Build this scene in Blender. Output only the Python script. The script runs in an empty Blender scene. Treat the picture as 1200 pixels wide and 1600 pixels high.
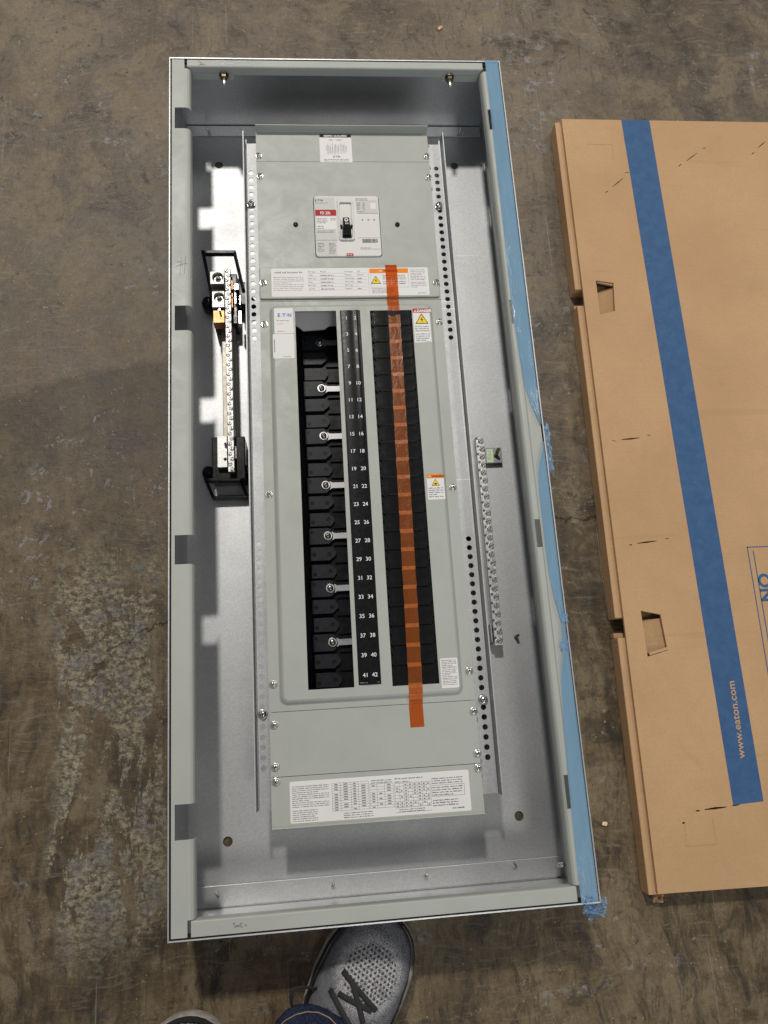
import bpy, bmesh, math, random
from mathutils import Vector, Matrix

# ------------------------------------------------------------------ camera, light, exposure
S = bpy.context.scene
COL = S.collection
CAM = Vector((0.18237, 0.24554, 1.13910))
ROT = Matrix(((0.99465, -0.06448, 0.08069), (0.04290, 0.96853, 0.24516), (-0.09396, -0.24039, 0.96612)))
FPX = 1217.19                                   # focal length in pixels of the 1200 x 1600 photograph
cd = bpy.data.cameras.new('camera'); co = bpy.data.objects.new('camera', cd); COL.objects.link(co)
cd.sensor_fit = 'VERTICAL'; cd.sensor_height = 36.0; cd.lens = FPX / 1600 * 36.0
cd.clip_start = 0.02; cd.clip_end = 100
co.matrix_world = Matrix.Translation(CAM) @ ROT.transposed().to_4x4()
S.camera = co

wd = bpy.data.worlds.new('World'); S.world = wd; wd.use_nodes = True
bg = wd.node_tree.nodes['Background']
bg.inputs[0].default_value = (0.96, 0.98, 1.0, 1); bg.inputs[1].default_value = 0.265

def area(name, loc, target, sx, sy, power, color, shape='RECTANGLE'):
    l = bpy.data.lights.new(name, 'AREA'); l.shape = shape; l.size = sx; l.size_y = sy
    l.energy = power; l.color = color
    o = bpy.data.objects.new(name, l); COL.objects.link(o); o.location = loc
    d = Vector(target) - Vector(loc); o.rotation_euler = d.to_track_quat('-Z', 'Y').to_euler()
    return o
area('high_bay_lamp', (-0.52, 3.75, 5.3), (-0.3, 2.2, 0), 0.36, 0.36, 262, (1.0, 0.955, 0.89), 'DISK')
area('high_bay_lamp', (4.6, 4.2, 5.3), (3.5, 3.0, 0), 1.2, 1.2, 130, (1.0, 0.96, 0.90), 'DISK')  # unseen lamp added for a highlight on the right of the pan
area('high_bay_lamp', (1.1, -1.9, 5.3), (1.0, -1.6, 0), 1.2, 1.2, 36, (1.0, 0.96, 0.90), 'DISK')  # unseen lamp added behind the viewer to brighten the pan's near end
area('dock_door_light', (1.0, -8.0, 2.4), (0.3, 0.5, 0.1), 4.0, 3.2, 190, (0.80, 0.91, 1.0))
S.view_settings.view_transform = 'Standard'; S.view_settings.look = 'None'
S.view_settings.exposure = -0.12; S.view_settings.gamma = 1.0; S.view_settings.use_curve_mapping = False

def W(u, v, z):
    """photo pixel (1200 x 1600) on the horizontal plane z -> world x, y"""
    d = ROT.transposed() @ Vector(((u - 600) / FPX, -(v - 800) / FPX, -1.0))
    t = (z - CAM.z) / d.z
    return (CAM.x + t * d.x, CAM.y + t * d.y)

# ------------------------------------------------------------------ node helpers and materials
class NT:
    def __init__(s, name):
        s.m = bpy.data.materials.new(name); s.m.use_nodes = True
        s.t = s.m.node_tree; s.n = s.t.nodes; s.b = s.n['Principled BSDF']; s.out = s.n['Material Output']
        s.tc = s.n.new('ShaderNodeTexCoord')
    def put(s, sock, val):
        if hasattr(val, 'is_linked') or hasattr(val, 'links'): s.t.links.new(val, sock)
        elif isinstance(val, (tuple, list)) and len(val) == 3 and sock.type == 'RGBA': sock.default_value = (*val, 1)
        else: sock.default_value = val
    def obj(s): return s.tc.outputs['Object']
    def map(s, vec, scale=(1, 1, 1), rot=(0, 0, 0), loc=(0, 0, 0)):
        n = s.n.new('ShaderNodeMapping'); s.put(n.inputs[0], vec)
        n.inputs['Scale'].default_value = scale; n.inputs['Rotation'].default_value = rot; n.inputs['Location'].default_value = loc
        return n.outputs[0]
    def noise(s, vec, scale, detail=4, rough=0.55, dist=0.0, color=False):
        n = s.n.new('ShaderNodeTexNoise'); s.put(n.inputs['Vector'], vec)
        n.inputs['Scale'].default_value = scale; n.inputs['Detail'].default_value = detail
        n.inputs['Roughness'].default_value = rough; n.inputs['Distortion'].default_value = dist
        return n.outputs['Color' if color else 'Fac']
    def vor(s, vec, scale, feature='F1', rnd=1.0, out='Distance'):
        n = s.n.new('ShaderNodeTexVoronoi'); n.feature = feature; s.put(n.inputs['Vector'], vec)
        n.inputs['Scale'].default_value = scale; n.inputs['Randomness'].default_value = rnd
        return n.outputs[out]
    def math(s, op, a, b=0.0, clamp=False):
        n = s.n.new('ShaderNodeMath'); n.operation = op; n.use_clamp = clamp
        s.put(n.inputs[0], a); s.put(n.inputs[1], b); return n.outputs[0]
    def step(s, x, lo, hi, a=0.0, b=1.0):
        n = s.n.new('ShaderNodeMapRange'); n.interpolation_type = 'SMOOTHSTEP'
        s.put(n.inputs[0], x); s.put(n.inputs[1], lo); s.put(n.inputs[2], hi); s.put(n.inputs[3], a); s.put(n.inputs[4], b)
        return n.outputs[0]
    def mix(s, f, a, b, blend='MIX'):
        n = s.n.new('ShaderNodeMix'); n.data_type = 'RGBA'; n.blend_type = blend
        s.put(n.inputs[0], f); s.put(n.inputs[6], a); s.put(n.inputs[7], b); return n.outputs[2]
    def xyz(s, vec):
        n = s.n.new('ShaderNodeSeparateXYZ'); s.put(n.inputs[0], vec); return n.outputs
    def vadd(s, a, b, scale=1.0):
        n = s.n.new('ShaderNodeVectorMath'); n.operation = 'MULTIPLY_ADD'
        s.put(n.inputs[0], b); n.inputs[1].default_value = (scale,) * 3; s.put(n.inputs[2], a); return n.outputs[0]
    def bump(s, h, strength=0.3, dist=0.001):
        n = s.n.new('ShaderNodeBump'); s.put(n.inputs['Height'], h)
        n.inputs['Strength'].default_value = strength; n.inputs['Distance'].default_value = dist
        s.t.links.new(n.outputs[0], s.b.inputs['Normal'])
    def set(s, **k):
        for a, v in k.items():
            s.put(s.b.inputs[{'base': 'Base Color', 'rough': 'Roughness', 'metal': 'Metallic', 'spec': 'Specular IOR Level', 'coat': 'Coat Weight'}[a]], v)
        return s.m

def flat(name, col, rough=0.5, metal=0.0, var=0.08, scale=60.0, bump=0.0, bscale=400.0, spec=0.5):
    t = NT(name); n = t.noise(t.obj(), scale, 5, 0.6)
    dark = tuple(c * (1 - var) for c in col); lite = tuple(min(1, c * (1 + var)) for c in col)
    t.set(base=t.mix(t.step(n, 0.3, 0.7), dark, lite), metal=metal, rough=t.step(n, 0.2, 0.8, max(0.02, rough - 0.06), rough + 0.06), spec=spec)
    if bump: t.bump(t.noise(t.obj(), bscale, 2, 0.5), bump, 0.0006)
    return t.m

M = {}
def paint(name, col):
    t = NT(name); o = t.obj()
    big = t.noise(o, 7, 4, 0.6); fine = t.noise(o, 420, 2, 0.5)
    c = t.mix(t.step(big, 0.3, 0.7), tuple(x * 0.95 for x in col), tuple(x * 1.04 for x in col))
    smg = t.noise(o, 24, 6, 0.7, 0.6); c = t.mix(t.math('MULTIPLY', t.step(smg, 0.50, 0.72), 0.11), c, tuple(x * 0.72 for x in col))
    sc = t.noise(t.map(o, (6, 300, 6), (0, 0, 0.6)), 3, 3, 0.7)               # hairline scuffs
    c = t.mix(t.math('MULTIPLY', t.step(sc, 0.68, 0.74), 0.30), c, (0.55, 0.56, 0.54))
    t.set(base=c, rough=t.step(smg, 0.35, 0.65, 0.42, 0.58), spec=0.40)
    t.bump(fine, 0.20, 0.0006)
    return t.m
M['paint'] = paint('grey enamel', (0.362, 0.374, 0.342))
M['paint_plate'] = paint('grey enamel plate', (0.352, 0.364, 0.331))
def galv(name, col, r0, r1, along=(1, 1, 1), grain=0.25):
    t = NT(name); o = t.obj()
    sp = t.vor(t.map(o, along), 700, 'F1', 1.0, 'Color')
    spv = t.xyz(sp)[0]
    big = t.noise(o, 9, 5, 0.65); fine = t.noise(t.map(o, along), 900, 2, 0.6)
    c = t.mix(t.step(spv, 0.0, 1.0), tuple(x * (1 - 0.09) for x in col), tuple(min(1, x * 1.06) for x in col))
    c = t.mix(t.math('MULTIPLY', t.step(big, 0.45, 0.75), 0.15), c, tuple(x * 0.8 for x in col))
    mark = t.noise(t.map(o, (3, 120, 3), (0, 0, 0.9), (0.3, 0.1, 0)), 2.2, 2, 0.5)
    c = t.mix(t.math('MULTIPLY', t.step(mark, 0.72, 0.76), 0.4), c, (0.85, 0.86, 0.88))
    rg = t.math('ADD', t.step(big, 0.25, 0.75, r0, r1), t.math('MULTIPLY', fine, 0.06))
    t.set(base=c, metal=1.0, rough=rg)
    t.bump(t.math('ADD', spv, fine), grain, 0.00025)
    return t.m
M['galv'] = galv('galvanized steel sheet', (0.44, 0.445, 0.452), 0.46, 0.53, grain=0.09)
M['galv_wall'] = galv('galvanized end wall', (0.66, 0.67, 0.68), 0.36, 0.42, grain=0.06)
M['rail'] = galv('zinc plated rail', (0.42, 0.425, 0.43), 0.54, 0.62, grain=0.2)
M['zinc'] = flat('zinc screw', (0.72, 0.71, 0.66), 0.28, 1.0, 0.1, 300)
M['alum'] = flat('aluminium lug', (0.40, 0.40, 0.39), 0.48, 1.0, 0.12, 300, 0.35)
M['alum_bar'] = flat('bright aluminium bar', (0.68, 0.68, 0.67), 0.36, 1.0, 0.12, 300, 0.3)
M['slot'] = flat('screw slot steel', (0.16, 0.16, 0.16), 0.35, 1.0, 0.2, 300)
M['steel_dark'] = flat('dull steel foot', (0.27, 0.27, 0.28), 0.45, 1.0, 0.1, 200)
M['bus_zinc'] = flat('bus screw steel', (0.40, 0.40, 0.385), 0.34, 1.0, 0.1, 300)
M['tin'] = flat('tin plated strap', (0.33, 0.30, 0.255), 0.52, 1.0, 0.06, 120)
M['copper'] = flat('copper', (0.42, 0.20, 0.095), 0.45, 1.0, 0.08, 120)
M['brass'] = flat('brass', (0.36, 0.245, 0.10), 0.34, 1.0, 0.1, 300)
M['recess'] = flat('dark recess', (0.012, 0.012, 0.012), 0.6)
M['black'] = flat('black plastic', (0.010, 0.010, 0.011), 0.26, 0, 0.2, 90, 0.06, 700, 0.12)
M['filler'] = flat('black filler plastic', (0.006, 0.006, 0.0065), 0.22, 0, 0.3, 40, 0.06, 900, 0.22)
M['matte'] = flat('matte black', (0.009, 0.0085, 0.008), 0.6, 0, 0.2, 60, spec=0.15)
M['bus'] = flat('dark slate plastic', (0.020, 0.0215, 0.026), 0.36, 0, 0.15, 120, 0.08, 900, 0.13)
M['strip'] = flat('black label strip', (0.008, 0.008, 0.009), 0.30, 0, 0.2, 200, 0.04, 1500, 0.10)
M['white'] = flat('white label', (0.68, 0.665, 0.65), 0.6, 0, 0.02, 30, spec=0.3)
M['offwhite'] = flat('breaker face', (0.61, 0.60, 0.575), 0.55, 0, 0.02, 60, spec=0.3)
M['panelgrey'] = flat('breaker grey print', (0.50, 0.50, 0.465), 0.55, 0, 0.02, 60, spec=0.3)
M['ink'] = flat('black ink', (0.014, 0.014, 0.016), 0.6, spec=0.2)
M['grey_ink'] = flat('grey ink', (0.22, 0.21, 0.20), 0.6, spec=0.2)
M['mid_ink'] = flat('mid grey ink', (0.075, 0.07, 0.068), 0.6, spec=0.2)
M['num'] = flat('white ink', (0.72, 0.72, 0.72), 0.5)
M['blue_ink'] = flat('blue ink', (0.012, 0.10, 0.36), 0.45)
M['red_ink'] = flat('red print', (0.36, 0.020, 0.026), 0.6, spec=0.2)
M['orange_ink'] = flat('orange print', (0.78, 0.22, 0.015), 0.6, spec=0.2)
M['yellow_ink'] = flat('yellow print', (0.78, 0.57, 0.02), 0.6, spec=0.2)
M['green_label'] = flat('pale green label', (0.62, 0.72, 0.52), 0.45)
M['green_ink'] = flat('green ink', (0.22, 0.42, 0.16), 0.45)
M['kraft_edge'] = flat('cardboard edge', (0.33, 0.205, 0.105), 0.85, 0, 0.25, 500)
M['sole'] = flat('white rubber sole', (0.33, 0.30, 0.27), 0.7, 0, 0.25, 90)
M['lace'] = flat('black lace', (0.014, 0.014, 0.015), 0.8, 0, 0.3, 900, 0.4, 1500)
M['pencil'] = flat('pencil mark', (0.20, 0.19, 0.175), 0.6)
M['stud'] = flat('stained zinc stud', (0.20, 0.165, 0.115), 0.40, 1.0, 0.25, 300)
M['chip'] = flat('wood chip', (0.55, 0.36, 0.22), 0.8, 0, 0.2, 200)
M['pink_chip'] = flat('pale chip', (0.72, 0.50, 0.38), 0.8, 0, 0.1, 200)

def kraft():
    t = NT('kraft cardboard'); o = t.obj()
    big = t.noise(o, 4, 5, 0.6); fib = t.noise(t.map(o, (300, 120, 300)), 3, 4, 0.7); flute = t.noise(t.map(o, (2, 130, 1)), 1.0, 2, 0.5)
    c = t.mix(t.step(big, 0.3, 0.7), (0.440, 0.270, 0.140), (0.520, 0.328, 0.176))
    c = t.mix(t.math('MULTIPLY', t.step(fib, 0.35, 0.7), 0.40), c, (0.345, 0.215, 0.115))
    sp = t.noise(o, 330, 1, 0.4)
    c = t.mix(t.math('MULTIPLY', t.step(sp, 0.74, 0.80), 0.35), c, (0.20, 0.12, 0.07))
    blot = t.noise(o, 17, 6, 0.65, 0.5); c = t.mix(t.math('MULTIPLY', t.step(blot, 0.52, 0.70), 0.22), c, (0.36, 0.225, 0.125))
    fl2 = t.math('SINE', t.math('MULTIPLY', t.xyz(o)[1], 900.0)); c = t.mix(t.math('MULTIPLY', t.step(fl2, 0.2, 1.0), 0.025), c, (0.36, 0.23, 0.13))
    crease = t.noise(t.map(o, (3, 46, 1), (0, 0, 0.04)), 1.0, 2, 0.5); c = t.mix(t.math('MULTIPLY', t.step(crease, 0.66, 0.70), 0.18), c, (0.30, 0.19, 0.11))
    t.set(base=c, rough=0.82, spec=0.25)
    t.bump(t.math('ADD', t.math('MULTIPLY', flute, 0.8), t.math('ADD', t.math('MULTIPLY', fib, 0.3), t.math('ADD', t.math('MULTIPLY', big, 5.0), t.math('ADD', t.math('MULTIPLY', fl2, 0.03), t.math('MULTIPLY', blot, 1.2))))), 0.40, 0.0018)
    return t.m
M['kraft'] = kraft()

def print_blue():
    t = NT('blue carton print'); o = t.obj(); n = t.noise(o, 60, 6, 0.7); w = t.noise(o, 240, 4, 0.6); s_ = t.noise(t.map(o, (160, 3, 1), (0, 0, 1.3)), 1.0, 2, 0.5)
    c = t.mix(t.step(n, 0.3, 0.7), (0.030, 0.082, 0.190), (0.042, 0.105, 0.225))
    c = t.mix(t.math('MULTIPLY', t.step(w, 0.70, 0.74), 0.6), c, (0.40, 0.28, 0.18)); c = t.mix(t.math('MULTIPLY', t.step(s_, 0.74, 0.77), 0.4), c, (0.22, 0.22, 0.24))
    t.set(base=c, rough=0.66, spec=0.3); t.bump(n, 0.1, 0.001); return t.m
M['box_blue'] = print_blue()

def film(name, tint, body, opac, rough, wrinkle):
    t = NT(name); o = t.obj()
    n = t.noise(t.map(o, (1, 0.25, 1)), wrinkle, 4, 0.6, 0.5)
    t.set(base=t.mix(t.step(n, 0.3, 0.7), tuple(c * 0.88 for c in body), body), rough=rough)
    t.bump(t.math('ADD', n, t.math('MULTIPLY', t.noise(o, 300, 3, 0.6), 0.15)), 0.9, 0.0022)
    tr = t.n.new('ShaderNodeBsdfTransparent'); tr.inputs[0].default_value = (*tint, 1)
    mx = t.n.new('ShaderNodeMixShader'); mx.inputs[0].default_value = opac
    t.t.links.new(tr.outputs[0], mx.inputs[1]); t.t.links.new(t.b.outputs[0], mx.inputs[2])
    t.t.links.new(mx.outputs[0], t.out.inputs[0])
    return t.m
M['film'] = film('blue protective film', (0.55, 0.74, 0.92), (0.28, 0.46, 0.63), 0.50, 0.17, 48)
M['film_loose'] = film('blue film crumpled', (0.70, 0.86, 1.0), (0.46, 0.66, 0.86), 0.42, 0.08, 160)
M['tape'] = film('orange tape', (0.98, 0.38, 0.12), (0.52, 0.135, 0.022), 0.31, 0.30, 90)
M['tape_air'] = film('orange tape bridging a gap', (0.98, 0.38, 0.12), (0.60, 0.16, 0.025), 0.56, 0.32, 120)

def concrete():
    t = NT('worn concrete floor'); o = t.obj()
    warp = t.noise(o, 3.0, 4, 0.6, 0.0, True)
    p = t.vadd(o, warp, 0.10)
    x, y, z = t.xyz(o)
    def S(n, a=0.36, b=0.64): return t.step(n, a, b)
    def lay(c, mask, amt, col): return t.mix(t.math('MULTIPLY', mask, amt), c, col)
    big = t.noise(p, 2.4, 8, 0.65); mid = t.noise(p, 13, 10, 0.70, 0.4); small = t.noise(p, 55, 9, 0.74, 0.3)
    fine = t.noise(o, 150, 8, 0.75); grain = t.noise(o, 520, 4, 0.7)
    far = S(t.math('ADD', y, t.math('MULTIPLY', big, 0.8)), 0.75, 1.45)            # greyer and lighter towards the far end
    c = t.mix(far, t.mix(S(big, 0.40, 0.60), (0.060, 0.040, 0.019), (0.128, 0.090, 0.047)), t.mix(S(big, 0.40, 0.60), (0.082, 0.061, 0.041), (0.142, 0.112, 0.080)))
    c = lay(c, S(mid, 0.49, 0.60), 0.62, (0.190, 0.146, 0.088))
    c = lay(c, S(mid, 0.46, 0.36), 0.74, (0.028, 0.020, 0.012))
    c = lay(c, S(small, 0.52, 0.66), 0.42, (0.185, 0.148, 0.098))
    c = lay(c, S(small, 0.47, 0.34), 0.50, (0.028, 0.021, 0.013))
    # wheel streaks along the aisle, strongest near
    near = t.step(t.math('ADD', y, t.math('MULTIPLY', big, 0.4)), 1.05, 0.15, 0.10, 1.0)
    for sc, k1, k2 in (((24, 6, 1), 0.85, 0.62), ((95, 20, 1), 0.50, 0.42)):
        st = t.noise(t.map(p, sc), 1.0, 8, 0.74, 0.25)
        c = lay(c, t.math('MULTIPLY', S(st, 0.50, 0.36), near), k1, (0.022, 0.017, 0.012))
        c = lay(c, t.math('MULTIPLY', S(st, 0.53, 0.68), near), k2, (0.180, 0.135, 0.076))
    # trowel arcs
    tr = t.noise(t.map(p, (16, 210, 1), (0, 0, 0.95)), 1.0, 4, 0.65, 0.6)
    c = lay(c, t.math('MULTIPLY', S(tr, 0.54, 0.70), S(t.noise(o, 3.1, 2, 0.5), 0.36, 0.54)), 0.58, (0.185, 0.150, 0.106))
    tr2 = t.noise(t.map(p, (170, 12, 1), (0, 0, 0.3)), 1.0, 4, 0.65, 0.5)
    c = lay(c, t.math('MULTIPLY', S(tr2, 0.54, 0.70), S(t.noise(o, 2.3, 2, 0.5), 0.38, 0.56)), 0.50, (0.040, 0.032, 0.024))
    # old spill with a curved margin, left of the enclosure
    ax = t.math('ABSOLUTE', t.math('ADD', x, 0.02))
    edge = t.math('ADD', t.math('ADD', 0.780, t.math('MULTIPLY', t.math('POWER', ax, 1.55), -0.52)), t.math('MULTIPLY', t.noise(o, 14, 4, 0.6), 0.03))
    spill = t.math('MULTIPLY', t.step(t.math('SUBTRACT', edge, y), 0.006, 0.013), t.step(x, 0.02, -0.02))
    spill = t.math('MULTIPLY', spill, t.step(y, 0.45, 0.74, 0.15, 1.0))
    c = lay(c, spill, 0.55, (0.050, 0.040, 0.029))
    sheen_band = t.math('MULTIPLY', t.math('MULTIPLY', t.step(t.math('SUBTRACT', y, edge), -0.006, 0.004), t.step(x, 0.02, -0.02)), t.step(y, 1.15, 0.80))  # floor sheen painted as lighter colour beyond the spill margin
    c = lay(c, sheen_band, 0.35, (0.160, 0.133, 0.102))
    # pale lavender flaking
    fm = t.math('ADD', t.noise(p, 5.0, 3, 0.5), -0.06)
    def blob(cx, cy, rx, ry, a):
        d = t.math('ADD', t.math('POWER', t.math('ABSOLUTE', t.math('DIVIDE', t.math('SUBTRACT', x, cx), rx)), 2.0), t.math('POWER', t.math('ABSOLUTE', t.math('DIVIDE', t.math('SUBTRACT', y, cy), ry)), 2.0))
        return t.step(d, 1.0, 0.2, 0.0, a)
    for b_ in ((-0.12, 0.60, 0.14, 0.20, 0.16), (0.58, 1.28, 0.10, 0.16, 0.16), (0.62, 1.30, 0.45, 0.20, 0.07), (0.58, 0.70, 0.10, 0.30, 0.07)): fm = t.math('ADD', fm, blob(*b_))
    fl = t.noise(p, 46, 10, 0.76, 0.4)
    flake = t.math('MULTIPLY', S(fl, 0.555, 0.59), S(fm, 0.53, 0.62))
    c = lay(c, flake, 0.62, (0.245, 0.232, 0.230))
    # rusty blooms
    c = lay(c, t.math('MULTIPLY', S(t.noise(p, 7.5, 5, 0.6, 0.3), 0.52, 0.66), S(small, 0.40, 0.60)), 0.34, (0.125, 0.072, 0.034))
    # dark rubber spots
    pit = t.math('MULTIPLY', S(t.noise(p, 30, 6, 0.65, 0.3), 0.61, 0.67), S(t.noise(o, 3.2, 2, 0.5), 0.48, 0.58))
    c = lay(c, pit, 0.75, (0.030, 0.027, 0.026))
    # scaled lane with exposed aggregate left of the enclosure
    lane = t.math('MULTIPLY', t.step(t.math('ABSOLUTE', t.math('ADD', t.math('ADD', x, 0.105), t.math('MULTIPLY', t.math('SUBTRACT', t.noise(o, 9, 4, 0.6), 0.5), 0.09))), 0.082, 0.060), t.math('MULTIPLY', t.step(y, 0.56, 0.40), t.step(y, -0.10, 0.03)))
    sc = t.noise(t.vadd(t.map(o, (1, 0.40, 1)), warp, 0.05), 19, 10, 0.72, 0.5)
    scale = t.math('MULTIPLY', S(sc, 0.475, 0.505), lane)
    rid = t.noise(t.map(o, (105, 150, 1), (0, 0, 0.3)), 1.0, 7, 0.78, 0.15)
    agg = t.mix(S(rid, 0.40, 0.62), (0.062, 0.052, 0.038), (0.300, 0.255, 0.175))
    agg = t.mix(t.math('MULTIPLY', S(t.noise(o, 22, 6, 0.7), 0.48, 0.60), 0.7), agg, t.mix(S(fine), (0.075, 0.070, 0.066), (0.20, 0.190, 0.180)))
    agg = t.mix(t.math('MULTIPLY', S(t.noise(o, 16, 5, 0.7), 0.60, 0.68), 0.8), agg, (0.030, 0.028, 0.027))
    c = lay(c, scale, 0.95, agg)
    # aggregate specks
    v = t.vor(o, 170, 'F1'); vc = t.xyz(t.vor(o, 170, 'F1', 1.0, 'Color'))[0]
    spk = t.math('MULTIPLY', t.step(v, 0.22, 0.10), t.step(vc, 0.955, 0.965))
    c = lay(c, spk, 0.7, (0.36, 0.315, 0.235))
    # one hairline crack between the enclosure and the carton, another at the left
    nz = t.math('MULTIPLY', t.math('SUBTRACT', t.noise(o, 26, 7, 0.7), 0.5), 0.055)
    def crk(cy, slope, x0, x1):
        d = t.math('ABSOLUTE', t.math('SUBTRACT', t.math('SUBTRACT', y, t.math('ADD', cy, t.math('MULTIPLY', x, slope))), nz))
        return t.math('MULTIPLY', t.step(d, 0.0016, 0.0005), t.math('MULTIPLY', t.step(x, x0, x0 + 0.02), t.step(x, x1 + 0.02, x1)))
    crack = t.math('MAXIMUM', crk(0.475, 0.05, 0.50, 0.70), crk(0.392, 0.42, -0.12, 0.02))
    c = lay(c, crack, 0.85, (0.018, 0.015, 0.012))
    # sharp little chips and dust
    ch = t.noise(o, 95, 3, 0.6, 0.4)
    c = lay(c, t.math('MULTIPLY', S(ch, 0.665, 0.69), S(t.noise(o, 7, 3, 0.6), 0.48, 0.56)), 0.75, (0.022, 0.018, 0.014))
    c = lay(c, t.math('MULTIPLY', S(ch, 0.335, 0.31), S(t.noise(o, 6, 3, 0.6), 0.50, 0.58)), 0.65, (0.255, 0.225, 0.175))
    # scratches
    for rot, off in ((0.12, 0.0), (-0.9, 3.1), (1.0, 7.7)):
        s1 = t.noise(t.map(o, (240, 3.0, 1), (0, 0, rot), (off, off, 0)), 1.0, 1, 0.4)
        c = lay(c, S(s1, 0.77, 0.80), 0.4, (0.27, 0.235, 0.185))
    c = t.mix(0.75, c, t.mix(S(fine, 0.32, 0.68), (0.40, 0.40, 0.40), (0.60, 0.60, 0.60)), 'OVERLAY')
    c = t.mix(0.60, c, t.mix(S(grain, 0.30, 0.70), (0.36, 0.36, 0.36), (0.64, 0.64, 0.64)), 'OVERLAY')
    ro = t.math('ADD', t.step(mid, 0.3, 0.7, 0.36, 0.54), t.math('MULTIPLY', scale, 0.25))
    t.set(base=c, rough=ro, spec=0.30)
    h = t.math('ADD', t.math('ADD', t.math('MULTIPLY', fine, 0.8), t.math('MULTIPLY', grain, 0.25)), t.math('MULTIPLY', t.math('SUBTRACT', t.math('MULTIPLY', rid, 1.6), 1.0), scale))
    h = t.math('SUBTRACT', t.math('SUBTRACT', h, t.math('MULTIPLY', crack, 1.2)), t.math('MULTIPLY', flake, 0.3))
    h = t.math('ADD', t.math('ADD', h, t.math('MULTIPLY', tr, 0.3)), t.math('MULTIPLY', small, 0.7))
    t.bump(h, 0.55, 0.0018)
    return t.m
M['concrete'] = concrete()

def knit():
    t = NT('grey knit upper'); o = t.obj(); x, y, z = t.xyz(o)
    k1 = t.noise(t.map(o, (700, 1100, 700), (0, 0, 0.35)), 1.0, 3, 0.7); k2 = t.noise(o, 90, 5, 0.7)
    r = t.math('ADD', t.math('POWER', t.math('DIVIDE', t.math('SUBTRACT', x, 0.002), 0.036), 2.0), t.math('POWER', t.math('DIVIDE', t.math('SUBTRACT', y, 0.098), 0.036), 2.0))
    vamp = t.step(t.math('ADD', r, t.math('MULTIPLY', t.math('SUBTRACT', k2, 0.5), 1.0)), 1.9, 0.9)
    c = t.mix(t.step(k1, 0.30, 0.68), (0.022, 0.022, 0.027), t.mix(vamp, (0.30, 0.30, 0.315), (0.60, 0.58, 0.59)))
    c = t.mix(t.math('MULTIPLY', t.step(k2, 0.50, 0.36), 0.4), c, (0.022, 0.022, 0.026))
    # diagonal rib over the toe and sides
    rib = t.math('MULTIPLY', t.math('SINE', t.math('MULTIPLY', t.math('ADD', x, y), 1500.0)), t.math('SINE', t.math('MULTIPLY', t.math('SUBTRACT', x, y), 1500.0)))
    c = t.mix(t.math('MULTIPLY', t.math('MULTIPLY', t.step(rib, 0.1, 0.5), 0.6), t.math('SUBTRACT', 1.0, vamp)), c, (0.012, 0.012, 0.015))
    # knitted vent holes in a grid over the vamp
    g = t.map(o, (185, 185, 185), (0, 0, 0.30)); gx, gy, gz = t.xyz(g)
    row = t.math('MULTIPLY', t.math('MODULO', t.math('FLOOR', t.math('ADD', gy, 40.0)), 2.0), 0.5)
    fx = t.math('SUBTRACT', t.math('FRACT', t.math('ADD', t.math('ADD', gx, 40.0), row)), 0.5); fy = t.math('SUBTRACT', t.math('FRACT', t.math('ADD', gy, 40.0)), 0.5)
    d = t.math('SQRT', t.math('ADD', t.math('MULTIPLY', fx, fx), t.math('MULTIPLY', fy, fy)))
    hole = t.math('MULTIPLY', t.step(d, 0.36, 0.22), t.step(r, 0.95, 0.85))
    c = t.mix(t.math('MULTIPLY', hole, 0.85), c, (0.018, 0.018, 0.021))
    t.set(base=c, rough=0.9, spec=0.2)
    t.bump(t.math('SUBTRACT', k1, hole), 0.7, 0.0012)
    return t.m
M['knit'] = knit()
def denim():
    t = NT('dark denim'); o = t.obj()
    tw = t.noise(t.map(o, (900, 900, 140), (0, 0, 0)), 1.0, 2, 0.5); big = t.noise(o, 14, 4, 0.6)
    c = t.mix(t.step(tw, 0.35, 0.65), (0.006, 0.009, 0.024), (0.028, 0.040, 0.080))
    c = t.mix(t.math('MULTIPLY', t.step(big, 0.5, 0.75), 0.35), c, (0.055, 0.075, 0.12))
    t.set(base=c, rough=0.85, spec=0.2); t.bump(tw, 0.5, 0.001); return t.m
M['denim'] = denim()
M['thread'] = flat('denim stitching', (0.30, 0.20, 0.12), 0.8)
# ------------------------------------------------------------------ mesh helpers
def rrect(x0, y0, x1, y1, r, n=5):
    pts = []
    for cx, cy, a in ((x1 - r, y1 - r, 0), (x0 + r, y1 - r, 90), (x0 + r, y0 + r, 180), (x1 - r, y0 + r, 270)):
        for i in range(n + 1):
            q = math.radians(a + 90 * i / n); pts.append((cx + r * math.cos(q), cy + r * math.sin(q)))
    return pts
def circ(x, y, r, n=16): return [(x + r * math.cos(2 * math.pi * i / n), y + r * math.sin(2 * math.pi * i / n)) for i in range(n)]
def rect(x0, y0, x1, y1): return [(x0, y0), (x1, y0), (x1, y1), (x0, y1)]

TXT = {}
def text_geo(s, bold=0.0):
    k = (s, bold)
    if k not in TXT:
        c = bpy.data.curves.new('t', 'FONT'); c.body = s; c.size = 1.0; c.offset = bold; c.resolution_u = 3
        o = bpy.data.objects.new('t', c); me = bpy.data.meshes.new_from_object(o)
        vs = [(v.co.x, v.co.y) for v in me.vertices]; fs = [tuple(p.vertices) for p in me.polygons]
        x0 = min(v[0] for v in vs); x1 = max(v[0] for v in vs); y0 = min(v[1] for v in vs); y1 = max(v[1] for v in vs)
        TXT[k] = (vs, fs, x0, x1, y0, y1)
        bpy.data.objects.remove(o); bpy.data.curves.remove(c); bpy.data.meshes.remove(me)
    return TXT[k]

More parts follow.
